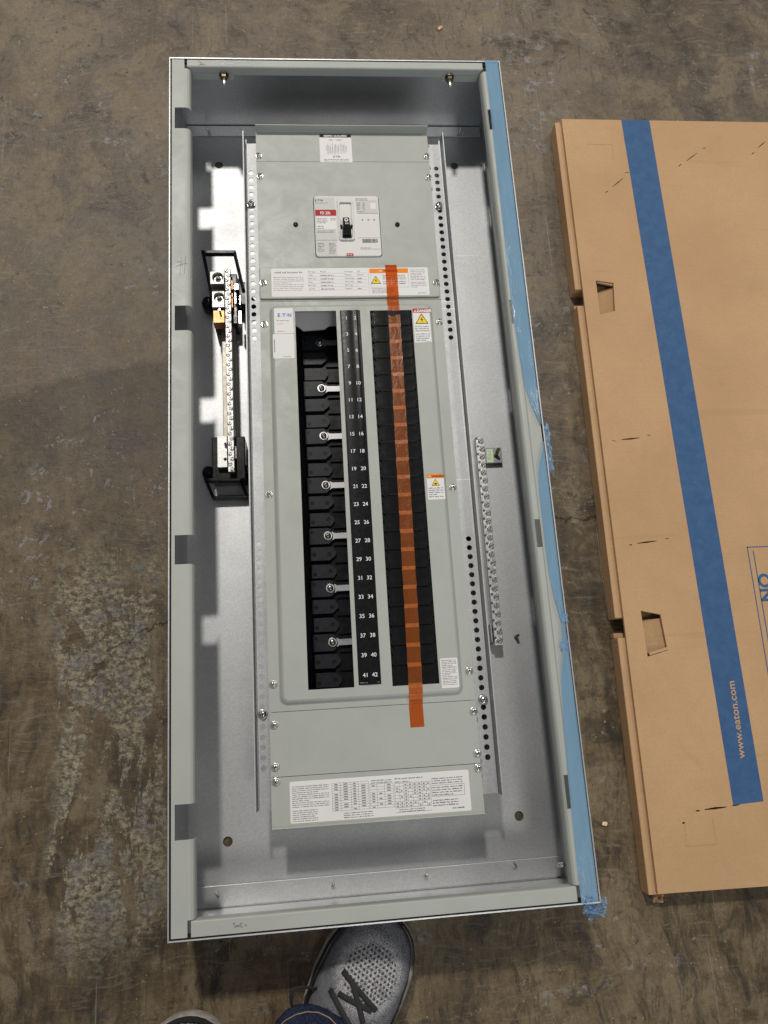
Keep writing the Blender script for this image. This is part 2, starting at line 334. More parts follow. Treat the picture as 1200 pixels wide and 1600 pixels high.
class MB:
    def __init__(s): s.v = []; s.f = []; s.m = []; s.s = []
    def add(s, vs, fs, mat=0, smooth=False):
        b = len(s.v); s.v += [tuple(v) for v in vs]
        for f in fs: s.f.append(tuple(i + b for i in f)); s.m.append(mat); s.s.append(smooth)
        return s
    def box(s, x0, x1, y0, y1, z0, z1, mat=0):
        vs = [(x, y, z) for z in (z0, z1) for y in (y0, y1) for x in (x0, x1)]
        return s.add(vs, [(0, 2, 3, 1), (4, 5, 7, 6), (0, 1, 5, 4), (2, 6, 7, 3), (0, 4, 6, 2), (1, 3, 7, 5)], mat)
    def prism(s, poly, z0, z1, mat=0, smooth=False):
        n = len(poly); vs = [(x, y, z0) for x, y in poly] + [(x, y, z1) for x, y in poly]
        s.add(vs, [tuple(range(n))[::-1], tuple(range(n, 2 * n))], mat)
        return s.add(vs, [(i, (i + 1) % n, n + (i + 1) % n, n + i) for i in range(n)], mat, smooth)
    def plate(s, outline, holes, z0, z1, mat=0):
        bm = bmesh.new(); es = []
        loops = [outline] + list(holes); vl = []
        for lp in loops:
            vv = [bm.verts.new((x, y, 0)) for x, y in lp]; vl.append(vv)
            es += [bm.edges.new((vv[i], vv[(i + 1) % len(vv)])) for i in range(len(vv))]
        bmesh.ops.triangle_fill(bm, use_beauty=True, use_dissolve=False, edges=es)
        bm.verts.index_update(); co = [tuple(v.co) for v in bm.verts]
        fs = []
        for f in bm.faces:
            ix = [v.index for v in f.verts]
            if f.normal.z < 0: ix = ix[::-1]
            fs.append(tuple(ix))
        n = len(co)
        s.add([(x, y, z1) for x, y, _ in co] + [(x, y, z0) for x, y, _ in co], fs + [tuple(i + n for i in f[::-1]) for f in fs], mat)
        for k, lp in enumerate(loops):
            m = len(lp); area = sum(lp[i][0] * lp[(i + 1) % m][1] - lp[(i + 1) % m][0] * lp[i][1] for i in range(m))
            vs = [(x, y, z0) for x, y in lp] + [(x, y, z1) for x, y in lp]
            flip = (area < 0) != (k > 0)
            q = [(i, (i + 1) % m, m + (i + 1) % m, m + i) for i in range(m)]
            s.add(vs, [t[::-1] for t in q] if flip else q, mat, k > 0 and m > 8)
        bm.free(); return s
    def cyl(s, x, y, z0, z1, r, n=16, mat=0): return s.prism(circ(x, y, r, n), z0, z1, mat, True)
    def rings(s, rr, mat=0, closed=True, cap=True, smooth=True):
        n = len(rr[0]); vs = [p for r in rr for p in r]; fs = []
        for k in range(len(rr) - 1):
            for i in range(n if closed else n - 1):
                j = (i + 1) % n; fs.append((k * n + i, k * n + j, (k + 1) * n + j, (k + 1) * n + i))
        s.add(vs, fs, mat, smooth)
        if cap: s.add(rr[0], [tuple(range(n))[::-1]], mat); s.add(rr[-1], [tuple(range(n))], mat)
        return s
    def lathe(s, x, y, prof, n=16, mat=0, cap=True):
        return s.rings([[(x + r * math.cos(2 * math.pi * i / n), y + r * math.sin(2 * math.pi * i / n), z) for i in range(n)] for r, z in prof], mat, True, cap)
    def tube(s, pts, r, n=8, mat=0, flat=1.0, up=(0, 0, 1), closed=False):
        P = [Vector(p) for p in pts]; rr = []
        for i, p in enumerate(P):
            if closed: d = P[(i + 1) % len(P)] - P[i - 1]
            else: d = P[min(i + 1, len(P) - 1)] - P[max(i - 1, 0)]
            d.normalize(); a = d.cross(Vector(up))
            if a.length < 1e-4: a = d.cross(Vector((1, 0, 0)))
            a.normalize(); b = a.cross(d)
            R = r[i] if isinstance(r, (list, tuple)) else r
            rr.append([tuple(p + a * R * math.cos(2 * math.pi * k / n) + b * R * flat * math.sin(2 * math.pi * k / n)) for k in range(n)])
        if closed: rr.append(rr[0])
        return s.rings(rr, mat, True, not closed)
    def bar(s, pts, w, h, mat=0, closed=False):
        """square bar of width w along a path in plan, height h downwards from the path"""
        P = [Vector(p) for p in pts]; rr = []
        for i, p in enumerate(P):
            a = P[(i + 1) % len(P)] if closed or i + 1 < len(P) else P[i]
            b = P[i - 1] if closed or i > 0 else P[i]
            d1 = (p - b); d2 = (a - p)
            d1.z = d2.z = 0
            if d1.length < 1e-9: d1 = d2
            if d2.length < 1e-9: d2 = d1
            d1.normalize(); d2.normalize(); d = (d1 + d2).normalized()
            nrm = Vector((-d.y, d.x, 0)); k = w / 2 / max(0.4, nrm.dot(Vector((-d1.y, d1.x, 0))))
            rr.append([tuple(p + nrm * k), tuple(p - nrm * k), tuple(p - nrm * k - Vector((0, 0, h))), tuple(p + nrm * k - Vector((0, 0, h)))])
        if closed: rr.append(rr[0])
        return s.rings(rr, mat, True, not closed, False)
    def text(s, st, x, y, z, h, mat, width=None, rot=0.0, bold=0.0, align='L'):
        vs, fs, x0, x1, y0, y1 = text_geo(st, bold); _, _, _, _, c0, c1 = text_geo('H', bold)
        k = h / (c1 - c0); kx = k if width is None else width / (x1 - x0)
        w = (x1 - x0) * kx; ox = {'L': 0, 'C': -w / 2, 'R': -w}[align]; ca, sa = math.cos(rot), math.sin(rot)
        out = []
        for vx, vy in vs:
            a = (vx - x0) * kx + ox; b = vy * k; out.append((x + a * ca - b * sa, y + a * sa + b * ca, z))
        return s.add(out, fs, mat)
    def quad(s, x0, y0, x1, y1, z, mat): return s.add([(x, y, z) for x, y in rect(x0, y0, x1, y1)], [(0, 1, 2, 3)], mat)
    def poly(s, pts, z, mat): return s.add([(x, y, z) for x, y in pts], [tuple(range(len(pts)))], mat)
    def micro(s, x0, y1, x1, n, pitch, z, mat, rng, fill=0.9, lh=0.5):
        """n lines of fine print too small to read: letter-sized strokes grouped in words"""
        for k in range(n):
            yb = y1 - pitch * (k + 1); x = x0; end = x0 + (x1 - x0) * (fill if k % 4 != 3 else fill * rng.uniform(0.45, 0.9))
            while x < end:
                for _ in range(rng.randint(2, 9)):
                    w = pitch * rng.uniform(0.18, 0.36); hh = pitch * lh * rng.choice((0.7, 0.7, 1.0))
                    if x + w > end: break
                    s.quad(x, yb, x + w, yb + hh, z, mat); x += w + pitch * 0.11
                x += pitch * 0.34
        return s
    def build(s, name, mats, parent=None, frame='W', bevel=0.0, kind=None, loc=None, segs=2, recalc=True):
        me = bpy.data.meshes.new(name)
        vs = s.v
        if loc is None:
            if parent is not None:
                root = parent
                while root.parent: root = root.parent
                if frame == 'I': vs = [(x - IC[0], y - IC[1], z) for x, y, z in vs]
                else:
                    inv = (Matrix.Translation(root.location) @ root.rotation_euler.to_matrix().to_4x4()).inverted()
                    vs = [tuple(inv @ Vector(v)) for v in vs]
        me.from_pydata(vs, [], s.f)
        for mt in (mats if isinstance(mats, (list, tuple)) else [mats]): me.materials.append(M[mt] if isinstance(mt, str) else mt)
        me.polygons.foreach_set('material_index', s.m); me.polygons.foreach_set('use_smooth', s.s)
        if recalc:
            bm = bmesh.new(); bm.from_mesh(me); bmesh.ops.remove_doubles(bm, verts=bm.verts, dist=1e-6)
            bmesh.ops.recalc_face_normals(bm, faces=bm.faces); bm.to_mesh(me); bm.free()
        o = bpy.data.objects.new(name, me); COL.objects.link(o)
        if parent is not None: o.parent = parent
        if loc is not None: o.location = loc
        if bevel:
            b = o.modifiers.new('bevel', 'BEVEL'); b.width = bevel; b.segments = segs; b.limit_method = 'ANGLE'; b.angle_limit = math.radians(40); b.harden_normals = False
        if kind: o['kind'] = kind
        return o

def copy_of(o, parent, loc, rot=None):
    c = o.copy(); COL.objects.link(c); c.parent = parent; c.location = loc
    if rot is not None: c.rotation_euler = (0, 0, rot)
    return c
def thing(name, label, cat, loc=(0, 0, 0), rz=0.0, group=None):
    o = bpy.data.objects.new(name, None); COL.objects.link(o); o.location = loc; o.rotation_euler = (0, 0, rz)
    o.empty_display_size = 0.05; o['label'] = label; o['category'] = cat
    if group: o['group'] = group
    return o
def tag(o, label, cat, group=None):
    o['label'] = label; o['category'] = cat
    if group: o['group'] = group
    return o

# ------------------------------------------------------------------ floor
fl = MB(); fl.quad(-6, -6, 7, 8, 0.0, 0)
fo = fl.build('concrete_floor', 'concrete', kind='structure')

# ------------------------------------------------------------------ enclosure box
BW, BL, BH, T = 0.508, 1.2137, 0.146, 0.0016
enc = thing('enclosure_box', 'open grey and galvanized steel electrical enclosure lying on its back on the concrete floor', 'electrical enclosure', (0.254, 0.607, 0))
pan = MB()
holes = [circ(*W(342, 258, .004), .0065, 20), circ(*W(710, 259, .004), .0065, 20), circ(*W(356, 1315, .004), .0065, 20), circ(*W(811, 1275, .004), .0065, 20)]
pan.plate(rect(T, T, BW - T, BL - T), holes, .0024, .0040).build('back_panel', 'galv', enc)
MB().box(0, T, 0, BL, 0, BH).build('side_wall', 'galv', enc)
MB().box(BW - T, BW, 0, BL, 0, BH).build('side_wall', 'galv', enc)
MB().box(T, BW - T, BL - T, BL, 0, BH - .0005).build('end_wall', 'galv_wall', enc)
MB().box(T, BW - T, 0, T, 0, BH - .0005).build('end_wall', 'galv_wall', enc)

NOTCH = [(.108, .1475), (.436, .474), (.762, .7995), (1.088, 1.1245)]
def sheet(mb, prof, y0, y1, th=.0015, axis='y'):
    """bent sheet: profile (across, z) extruded along y (or x); outward side up, thickness downwards"""
    n = len(prof); off = []
    for i in range(n):
        a = Vector(prof[max(i - 1, 0)]); b = Vector(prof[min(i + 1, n - 1)]); d = (b - a).normalized(); off.append((prof[i][0] + d.y * th, prof[i][1] - d.x * th))
    ring = list(prof) + off[::-1]
    f = (lambda a, z, t: (a, t, z)) if axis == 'y' else (lambda a, z, t: (t, a, z))
    mb.rings([[f(a, z, t) for a, z in ring] for t in (y0, y1)], 0, True, True, False)
Zf = .1452
lp = [(.0038, Zf), (.0225, Zf), (.0262, Zf - .0006), (.0290, Zf - .0024), (.0306, Zf - .0056), (.0312, Zf - .0150)]
lm = [(x, z) for x, z in lp if x < .009] + [(.0080, Zf)]
def side_flange(profile, notched, corner, mirror):
    mb = MB(); ys = [(.0036, .0215, corner)]; y = .0215
    for a, b in NOTCH: ys += [(y, a, profile), (a, b, notched)]; y = b
    ys += [(y, 1.1945, profile), (1.1945, 1.2103, corner)]
    for a, b, p in ys:
        q = [(BW - x, z) for x, z in p][::-1] if mirror else p
        sheet(mb, q, a, b)
        if mirror and p is notched:                      # a narrow rim of the lip runs on below the slot
            sheet(mb, [(BW - x, z) for x, z in profile[-4:]][::-1], a, b)
    return mb
cn = [(.0038, Zf), (.0222, Zf)]
side_flange(lp, [(.0038, Zf), (.0080, Zf)], cn, False).build('side_flange', 'paint', enc)
rp = [(.0038, Zf), (.0200, Zf), (.0208, Zf - .0012), (.0216, Zf - .0004), (.0250, Zf - .0004), (.0280, Zf - .0014), (.0303, Zf - .0038), (.0315, Zf - .0078), (.0318, Zf - .0180)]
side_flange(rp, [(.0038, Zf), (.0202, Zf)], cn, True).build('side_flange', 'paint', enc)
for xa, xb in ((T + .0001, .0070), (BW - .0070, BW - T - .0001)):  # strips added to stop light leaking between walls and flanges
    MB().box(xa, xb, .0070, BL - .0070, .1400, .1430).build('flange_gap_block', 'matte', enc)
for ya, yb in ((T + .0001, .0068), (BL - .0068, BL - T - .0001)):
    MB().box(T + .0001, BW - T - .0001, ya, yb, .1395, .1425).build('flange_gap_block', 'matte', enc)
def end_flange(profile):
    mb = MB(); sheet(mb, profile, .0262, .4800, axis='x'); return mb
end_flange([(1.1980, .1290), (1.1980, .1420), (1.1986, .1438), (1.2000, .1446), (1.2104, .1446)]).build('end_flange', 'paint', enc)
end_flange([(.0034, .1446), (.0188, .1446), (.0200, .1438), (.0206, .1420), (.0206, .1290)]).build('end_flange', 'paint', enc)
# corner tabs with studs and nuts below the far flange
for x0, x1, bx in ((.033, .094, .0795), (.418, .474, .4290)):
    MB().box(x0, x1, 1.1962, 1.1977, .1215, .1330).build('corner_tab', 'paint', enc)
    st = MB()
    def ring(yy, r, n=10): return [(bx + r * math.cos(2 * math.pi * i / n), yy, .1310 + r * math.sin(2 * math.pi * i / n)) for i in range(n)]
    st.rings([ring(1.1960, .0028), ring(1.1790, .0028), ring(1.1775, .0018)], 1)
    st.rings([ring(1.1960, .0075, 12), ring(1.1945, .0075, 12)], 0, smooth=False)
    st.rings([ring(1.1945, .0058, 6), ring(1.1895, .0058, 6)], 0, smooth=False)
    st.build('stud', ['stud', 'zinc'], enc)
# angles that join pan and end walls, with spot studs
MB().box(.004, BW - .004, .0030, .0290, .0042, .0062).build('end_angle', 'galv', enc, bevel=.0006)
MB().box(.004, BW - .004, 1.1910, BL - .0030, .0042, .0062).build('end_angle', 'galv_wall', enc, bevel=.0006)
for (u, v), (dx, dy) in (((341, 1400), (-.001, .010)), ((520, 1386), (.001, .009)), ((665, 1371), (.0005, .008)), ((806, 1354), (-.006, .008)), ((328, 210), (-.003, .004)), ((716, 212), (.003, .005))):
    x, y = W(u, v, .006)
    MB().tube([(x, y, .0062), (x + dx * .4, y + dy * .3, .012), (x + dx, y + dy * .8, .019)], [.0022, .0020, .0014], 8).build('rivet_pin', 'zinc', enc)
x, y = W(888, 1352, .045)
MB().tube([(BW - T, y, .04), (BW - .018, y, .04)], .003, 10).build('rivet_pin', 'zinc', enc)
# brass ground screw fixed in the pan
x, y = W(806, 995, .006)
MB().tube([(x, y, .004), (x + .0005, y + .001, .012), (x + .0006, y + .0012, .019)], [.0028, .0027, .0022], 10).build('ground_screw', 'brass', enc)
# pencil and paint scuffs on the flanges
mk = MB(); rg = random.Random(3)
def scrib(pts, w=.0003, z=Zf + .0003):
    P = [Vector(p) for p in pts]
    for a, b in zip(P[:-1], P[1:]):
        d = (b - a).normalized(); n = Vector((-d.y, d.x)) * w
        mk.add([(*(a + n), z), (*(a - n), z), (*(b - n), z), (*(b + n), z)], [(0, 1, 2, 3)], 0)
scrib([W(276, 410, Zf), W(282, 408, Zf), W(281, 430, Zf)]); scrib([W(283, 402, Zf), W(286, 424, Zf)]); scrib([W(290, 400, Zf), W(288, 428, Zf)]); scrib([W(275, 416, Zf), W(292, 411, Zf)])
scrib([W(310, 95, Zf), W(316, 99, Zf), W(312, 101, Zf), W(320, 100, Zf)], z=.1450)
mk.build('pencil_scribble', 'pencil', enc, kind='stuff')
mk = MB()
scrib([W(338, 97, .1446), W(346, 94, .1446), W(352, 97, .1446), W(345, 101, .1446), W(360, 100, .1446), W(372, 97, .1446), W(386, 96, .1446)], .0004, .1450)
mk.build('paint_scratch', 'white', enc)
mk = MB()
for k in range(9):
    a = rg.uniform(0, 6.3); cx, cy = W(374 + rg.uniform(-12, 12), 1446 + rg.uniform(-3, 3), .1446)
    mk.poly([(cx + rg.uniform(.0005, .0022) * math.cos(a + q), cy + rg.uniform(.0004, .0014) * math.sin(a + q)) for q in (0, 1.1, 2.2, 3.3, 4.4, 5.4)], .1449 + k * .00002, 0)
mk.build('worn_paint_spot', 'pencil', enc)

# ------------------------------------------------------------------ panelboard interior
IC = (0.255, 0.54)
inner = thing('panelboard_interior', 'grey panelboard interior with numbered black strip, main breaker and cover plates, mounted inside the enclosure', 'panelboard', (IC[0], IC[1], 0), -0.005)
def wl(u, v, z):
    """pixel -> interior frame coordinates (before the small twist of the interior)"""
    x, y = W(u, v, z); x -= IC[0]; y -= IC[1]; a = 0.005
    return (x * math.cos(a) - y * math.sin(a) + IC[0], x * math.sin(a) + y * math.cos(a) + IC[1])
ZB, ZR = .104, .110                       # base plates / raised tray
# rails
def rail(x_in, x_out, xc, groups, name='mounting_rail'):
    mb = MB(); zr = .088; hs = []
    xa, xb = min(x_in, x_out), max(x_in, x_out); hw_ = .0050; zb_ = zr - .0016; r_ = .0038
    mb.box(xa, xc - hw_, .127, 1.108, zb_, zr); mb.box(xc + hw_, xb, .127, 1.108, zb_, zr)
    ys_ = []; spans = []; yy = .127
    for a, b in groups[::-1]:
        n = int(round((a - b) / .0127)); y0_ = b - .00635; y1_ = y0_ + .0127 * (n + 1)
        spans.append((yy, y0_)); yy = y1_; ys_ += [b + .0127 * i for i in range(n + 1)]
    spans.append((yy, 1.108))
    for a, b in spans: mb.box(xc - hw_, xc + hw_, a, b, zb_, zr)
    for yc in ys_:
        hp = .00635
        sq = [(hw_, 0), (hw_, hp * .58), (hw_, hp), (0, hp), (-hw_, hp), (-hw_, hp * .58), (-hw_, 0), (-hw_, -hp * .58), (-hw_, -hp), (0, -hp), (hw_, -hp), (hw_, -hp * .58)]
        ci = [(r_ * math.cos(math.atan2(q[1], q[0])), r_ * math.sin(math.atan2(q[1], q[0]))) for q in sq]
        O = [(xc + q[0], yc + q[1]) for q in sq]; I_ = [(xc + q[0], yc + q[1]) for q in ci]; m = 12
        vs = [(*q, zr) for q in O] + [(*q, zr) for q in I_] + [(*q, zb_) for q in O] + [(*q, zb_) for q in I_]
        fs = []
        for i in range(m):
            j = (i + 1) % m; fs += [(i, j, m + j, m + i), (2 * m + j, 2 * m + i, 3 * m + i, 3 * m + j), (m + i, m + j, 3 * m + j, 3 * m + i)]
        mb.add(vs, fs, 0)
    s_ = 1 if x_out > x_in else -1
    q = [(x_out, zr), (x_out + s_ * .0016, zr - .0004)]
    # upturned outer lip and inner web down to the pan
    p = [(x_out, zr - .0016), (x_out + s_ * .0022, zr - .0010), (x_out + s_ * .0030, zr + .002), (x_out + s_ * .0032, zr + .018)]
    ring = p + [(a + s_ * .0016, z) for a, z in p[::-1]]
    mb.rings([[(a, t, z) for a, z in ring] for t in (.1262, 1.1165)], 0, True, True, False)
    mb.box(min(x_in, x_in - s_ * .0016), max(x_in, x_in - s_ * .0016), .127, 1.108, .006, zr - .0003)
    if s_ > 0: mb.box(x_out - .0020, x_out - .0004, .127, 1.108, .006, zr - .0018)
    fx = x_in - s_ * .020
    mb.box(min(fx, x_in), max(fx, x_in), .127, 1.108, .0044, .006)
    return mb.build(name, 'rail', inner, 'I', recalc=False)
railL = rail(.1250, .1052, .1108, [(1.0585, .7760), (.4655, .1770)])
railR = rail(.3850, .4085, .4010, [(1.0580, .7715), (.4640, .1720)])
# screws
def screw_mesh(r, h, washer, name, cross=True, mats=('zinc', 'recess'), n=14):
    mb = MB()
    if washer: mb.lathe(0, 0, [(washer, 0), (washer, .0007), (washer * .86, .0011)], n)
    mb.lathe(0, 0, [(r, .0004), (r, h * .7), (r * .82, h), (0.0008, h * 1.02)], n)
    if cross:
        for a in (0, math.pi / 2):
            c, s_ = math.cos(a + .4), math.sin(a + .4)
            pts = [(-.6 * r, -.16 * r), (.6 * r, -.16 * r), (.6 * r, .16 * r), (-.6 * r, .16 * r)]
            mb.poly([(x * c - y * s_, x * s_ + y * c) for x, y in pts], h * 1.04 + .0001 + a * .00002, 1)
    o = mb.build(name, list(mats), None, loc=(0, 0, 0)); return o
proto_screw = screw_mesh(.0038, .0042, .0054, 'cover_screw')
proto_bolt = screw_mesh(.0050, .0068, .0064, 'rail_bolt')
proto_pin = screw_mesh(.0036, .0024, 0, 'push_pin', False, ('black',))
used = set()
def put(proto, parent, x, y, z, rot=0.0):
    """place a repeat in the interior frame"""
    l = (x - IC[0], y - IC[1], z)
    if proto.name not in used:
        used.add(proto.name); proto.parent = parent; proto.location = l; proto.rotation_euler = (0, 0, rot); return proto
    return copy_of(proto, parent, l, rot)
rs = random.Random(11)
for (u, v), rl in zip(((392, 318), (686, 320), (410, 1116), (756, 1093)), (railL, railR, railL, railR)):
    x, y = wl(u, v, .093); put(proto_bolt, rl, x, y, .0882, rs.uniform(0, 1.5))

X0, X1 = .1205, .3878
cover = {}
# far end cover with an upturned lip
mb = MB(); mb.box(X0, X1, 1.0632, 1.1172, ZB - .0015, ZB)
mb.rings([[(x, yy, zz) for yy, zz in ((1.1152, ZB), (1.1180, ZB), (1.1186, ZB + .0006), (1.1186, ZB + .0135), (1.1174, ZB + .0135), (1.1172, ZB + .0014), (1.1162, ZB + .0003))] for x in (X0, X1)], 0, True, True, False)
cover['end'] = mb.build('cover_plate', 'paint_plate', inner, 'I', bevel=.0003)
# main breaker cover with a window for the breaker
bx0, by1 = wl(490, 305, .108); bx1, by0 = wl(597, 399, .108)
mb = MB(); mb.plate(rect(X0, .8260, X1, 1.0626), [rrect(bx0 - .0009, by0 - .0009, bx1 + .0009, by1 + .0009, .005)], ZB - .0015, ZB)
cover['main'] = mb.build('cover_plate', 'paint_plate', inner, 'I')
# nameplate strip laid over the seam
mb = MB(); mb.prism(rrect(X0 + .0010, .8285, X1 - .0020, .8800, .003), ZB + .0004, ZB + .0034)
cover['name'] = mb.build('cover_plate', 'paint_plate', inner, 'I', bevel=.0012)
# centre dead front, raised tray
mb = MB(); R0 = rrect(.1335, .2520, .3735, .8190, .011, 6); R1 = rrect(.1335 + .0070, .2520 + .0070, .3735 - .0062, .8190 - .0062, .006, 6)
mb.plate(rect(X0, .2456, X1, .8253), [R0], ZB - .0015, ZB)
def lerp(k): return [(a[0] * (1 - k) + b[0] * k, a[1] * (1 - k) + b[1] * k) for a, b in zip(R0, R1)]
prof = [(0, ZB), (.12, ZB + .0004), (.30, ZB + .0018), (.55, ZB + .0042), (.78, ZB + .0056), (1, ZR)]
mb.rings([[(x, y, z) for x, y in lerp(k)] for k, z in prof], 0, True, False, True)
WL = (.1712, .2705, .2305, .8063); WF = (.2800, .2690, .3415, .8057)
mb.plate(R1, [rect(*WL), rect(*WF)], ZR - .0015, ZR)
cover['front'] = mb.build('dead_front', 'paint_plate', inner, 'I')
mb = MB(); mb.box(X0, X1, .1664, .2450, ZB - .0015, ZB); cover['low'] = mb.build('cover_plate', 'paint_plate', inner, 'I', bevel=.0003)
mb = MB(); mb.box(X0, X1, .1085, .1658, ZB - .0015, ZB)
mb.rings([[(x, yy, zz) for yy, zz in ((.1085, ZB), (.1072, ZB - .0004), (.1064, ZB + .0020), (.1052, ZB + .0022), (.1056, ZB - .0016), (.1085, ZB - .0015))] for x in (X0, X1)], 0, True, True, False)
cover['near'] = mb.build('cover_plate', 'paint_plate', inner, 'I', bevel=.0003)
for u, v, k in ((404, 241, 'end'), (667, 242, 'end'), (406, 273, 'main'), (670, 275, 'main'), (411, 440, 'name'), (682, 439, 'name'), (413, 505, 'front'), (687, 501, 'front'), (420, 771, 'front'), (708, 760, 'front'),
                (427, 1069, 'front'), (734, 1048, 'front'), (428, 1133, 'low'), (741, 1111, 'low'), (430, 1199, 'low'), (747, 1177, 'low'), (431, 1222, 'near'), (748, 1200, 'near')):
    zz = ZB + (.0034 if k == 'name' else 0)
    x, y = wl(u, v, zz + .004); put(proto_screw, cover[k], x, y, zz, rs.uniform(0, 1.5))
for u, v in ((462, 350), (621, 350)):
    x, y = wl(u, v, ZB + .002); put(proto_pin, cover['main'], x, y, ZB)
# box structure under the covers
mb = MB()
for a, b in ((.127, .129), (1.103, 1.105)): mb.box(X0 + .006, X1 - .006, a, b, .0044, ZB - .002)
for a, b in ((X0 + .006, X0 + .0075), (X1 - .0075, X1 - .006)): mb.box(a, b, .1295, 1.1025, .006, ZB - .002)
mb.build('chassis', 'matte', inner, 'I')
# ---- bus bars seen in the left window
ZU = .038
bxl = wl(480, 760, ZU)[0]; bxr = wl(514, 760, ZU)[0]
y4 = wl(509, 758, ZU)[1] + 2 * .0762                               # screw rows are three circuits apart
sx_ = wl(509, 758, ZU)[0]
MB().box(.150, .250, .250, .825, .0046, .020).build('bus_tray', 'matte', inner, 'I')
MB().box(bxr - .002, .250, .262, .812, .0204, .029).build('bus_cover', 'black', inner, 'I')
A = MB(); h = .0118
A.plate([(bxl, -h), (bxr - .004, -h), (bxr, -h + .003), (bxr, h - .003), (bxr - .004, h), (bxl, h)], [], .0200, ZU)
A.cyl(bxl + .005, .006, ZU, ZU + .0002, .0028, 12, 1)
B = MB(); h = .0098
B.plate([(bxl + .001, -h), (bxr - .003, -h), (bxr + .003, -h + .005), (bxr + .006, -.002), (bxr + .006, .003), (bxr + .001, h), (bxl + .001, h)], [], .0200, ZU - .003)
B.cyl(bxl + .0065, -.001, ZU - .003, ZU - .0028, .0030, 12, 1); B.cyl(bxr - .0035, -.001, ZU - .003, ZU - .0028, .0030, 12, 1)
C = MB()
C.plate([(bxl + .002, -h), (bxr + .001, -h), (bxr + .006, -.003), (bxr + .006, .002), (bxr + .002, h - .004), (bxr - .003, h), (bxl + .002, h)], [], .0200, ZU - .004)
C.cyl(bxl + .0065, -.004, ZU - .004, ZU - .0038, .0030, 12, 1); C.cyl(bxr - .0030, .000, ZU - .004, ZU - .0038, .0030, 12, 1)
TB = MB(); TB.plate([(bxr + .0012, -.0065), (bxr + .0050, -.0042), (.2500, -.0042), (.2500, .0042), (bxr + .0050, .0042), (bxr + .0012, .0065)], [], ZU - .004, ZU - .002)
protoA = A.build('bus_stab_block', ['bus', 'black'], None, loc=(0, 0, 0), bevel=.0006); protoB = B.build('bus_stab_block', ['bus', 'black'], None, loc=(0, 0, 0), bevel=.0006); protoC = C.build('bus_stab_block', ['bus', 'black'], None, loc=(0, 0, 0), bevel=.0006)
protoT = TB.build('bus_tab', 'steel_dark', None, loc=(0, 0, 0)); protoS = screw_mesh(.0044, .0045, .0070, 'bus_screw', True, ('bus_zinc', 'recess'))
for p_ in (protoA, protoB, protoC, protoT): p_.parent = inner
def puty(proto, y, first):
    l = (-IC[0], y - IC[1], 0)
    if first: proto.location = l; return proto
    return copy_of(proto, inner, l)
ledge = None
for i in range(7):
    y = y4 + .0762 - .0762 * i
    puty(protoA, y, i == 0); puty(protoT, y, i == 0); put(protoS, inner, sx_, y, ZU, rs.uniform(0, 1.5))
    puty(protoB, y - .0254, i == 0)
    puty(protoC, y - .0508, i == 0)
for k in range(21):
    yk = y4 + .0762 + .0127 - .0254 * k
    e = MB().box(bxr + .004, .2500, yk - .0006, yk + .0006, .0292, .0330).build('bus_divider', 'black', inner, 'I') if ledge is None else copy_of(ledge, inner, (0, -.0254 * k, 0))
    if ledge is None: ledge = e
mb = MB(); a = [wl(u, v, .056) for u, v in ((455, 484), (532, 482), (532, 511), (514, 512), (507, 516), (474, 518), (466, 513), (455, 509))]
mb.add([(x, y, .074 - (.83 - y) * .55) for x, y in a] + [(x, y, .072 - (.83 - y) * .55) for x, y in a], [tuple(range(8)), tuple(range(15, 7, -1))] + [(i, (i + 1) % 8, 8 + (i + 1) % 8, 8 + i) for i in range(8)], 0).build('gutter_shield', 'white', inner, 'I')
MB().box(.1500, .2800, .870, .8715, .020, .100).build('gutter_wall', 'matte', inner, 'I')
MB().box(.1560, .1570, .255, .812, .020, .1075).build('window_liner', 'matte', inner, 'I')

# ---- black number strip
sx0, sx1, sy0, sy1 = .2362, .2655, .2728, .8062
ns = MB(); n = 10; ring0 = []
prof = []; n = 20
for i in range(n + 1):
    k = i / n; prof.append((sx0 + (sx1 - sx0) * k, ZR + .0003 + .0011 * math.sin(math.pi * k) ** 0.6))
ns.rings([[(x, sy0 + (sy1 - sy0) * q, z - ZR > 0 and z + max(0.0, q - .45) * (.0016 * math.exp(-((x - sx1 + .005) / .003) ** 2) - .0004 * math.exp(-((x - sx0 - .017) / .004) ** 2))) for x, z in prof] for q in [i / 12 for i in range(13)]], 0, False, False, True)
ns.box(sx0, sx1, sy0, sy1, ZR + .00005, ZR + .00028)
for k in range(21):
    yy = .7931 - .0254 * k
    for c, num in ((sx0 + .0088, 2 * k + 1), (sx0 + .0214, 2 * k + 2)):
        ns.text(str(num), c, yy - .0026, ZR + .0024, .0052, 1, bold=.008, align='C')
ns.micro(sx0 + .002, sy0 + .0046, sx0 + .014, 1, .0026, ZR + .0018, 2, random.Random(5), .95)
ns.micro(sx1 - .005, sy0 + .0046, sx1 - .0015, 1, .0026, ZR + .0018, 2, random.Random(6), .95)
ns.build('number_strip', ['strip', 'num', 'grey_ink'], cover['front'], 'I', recalc=False)

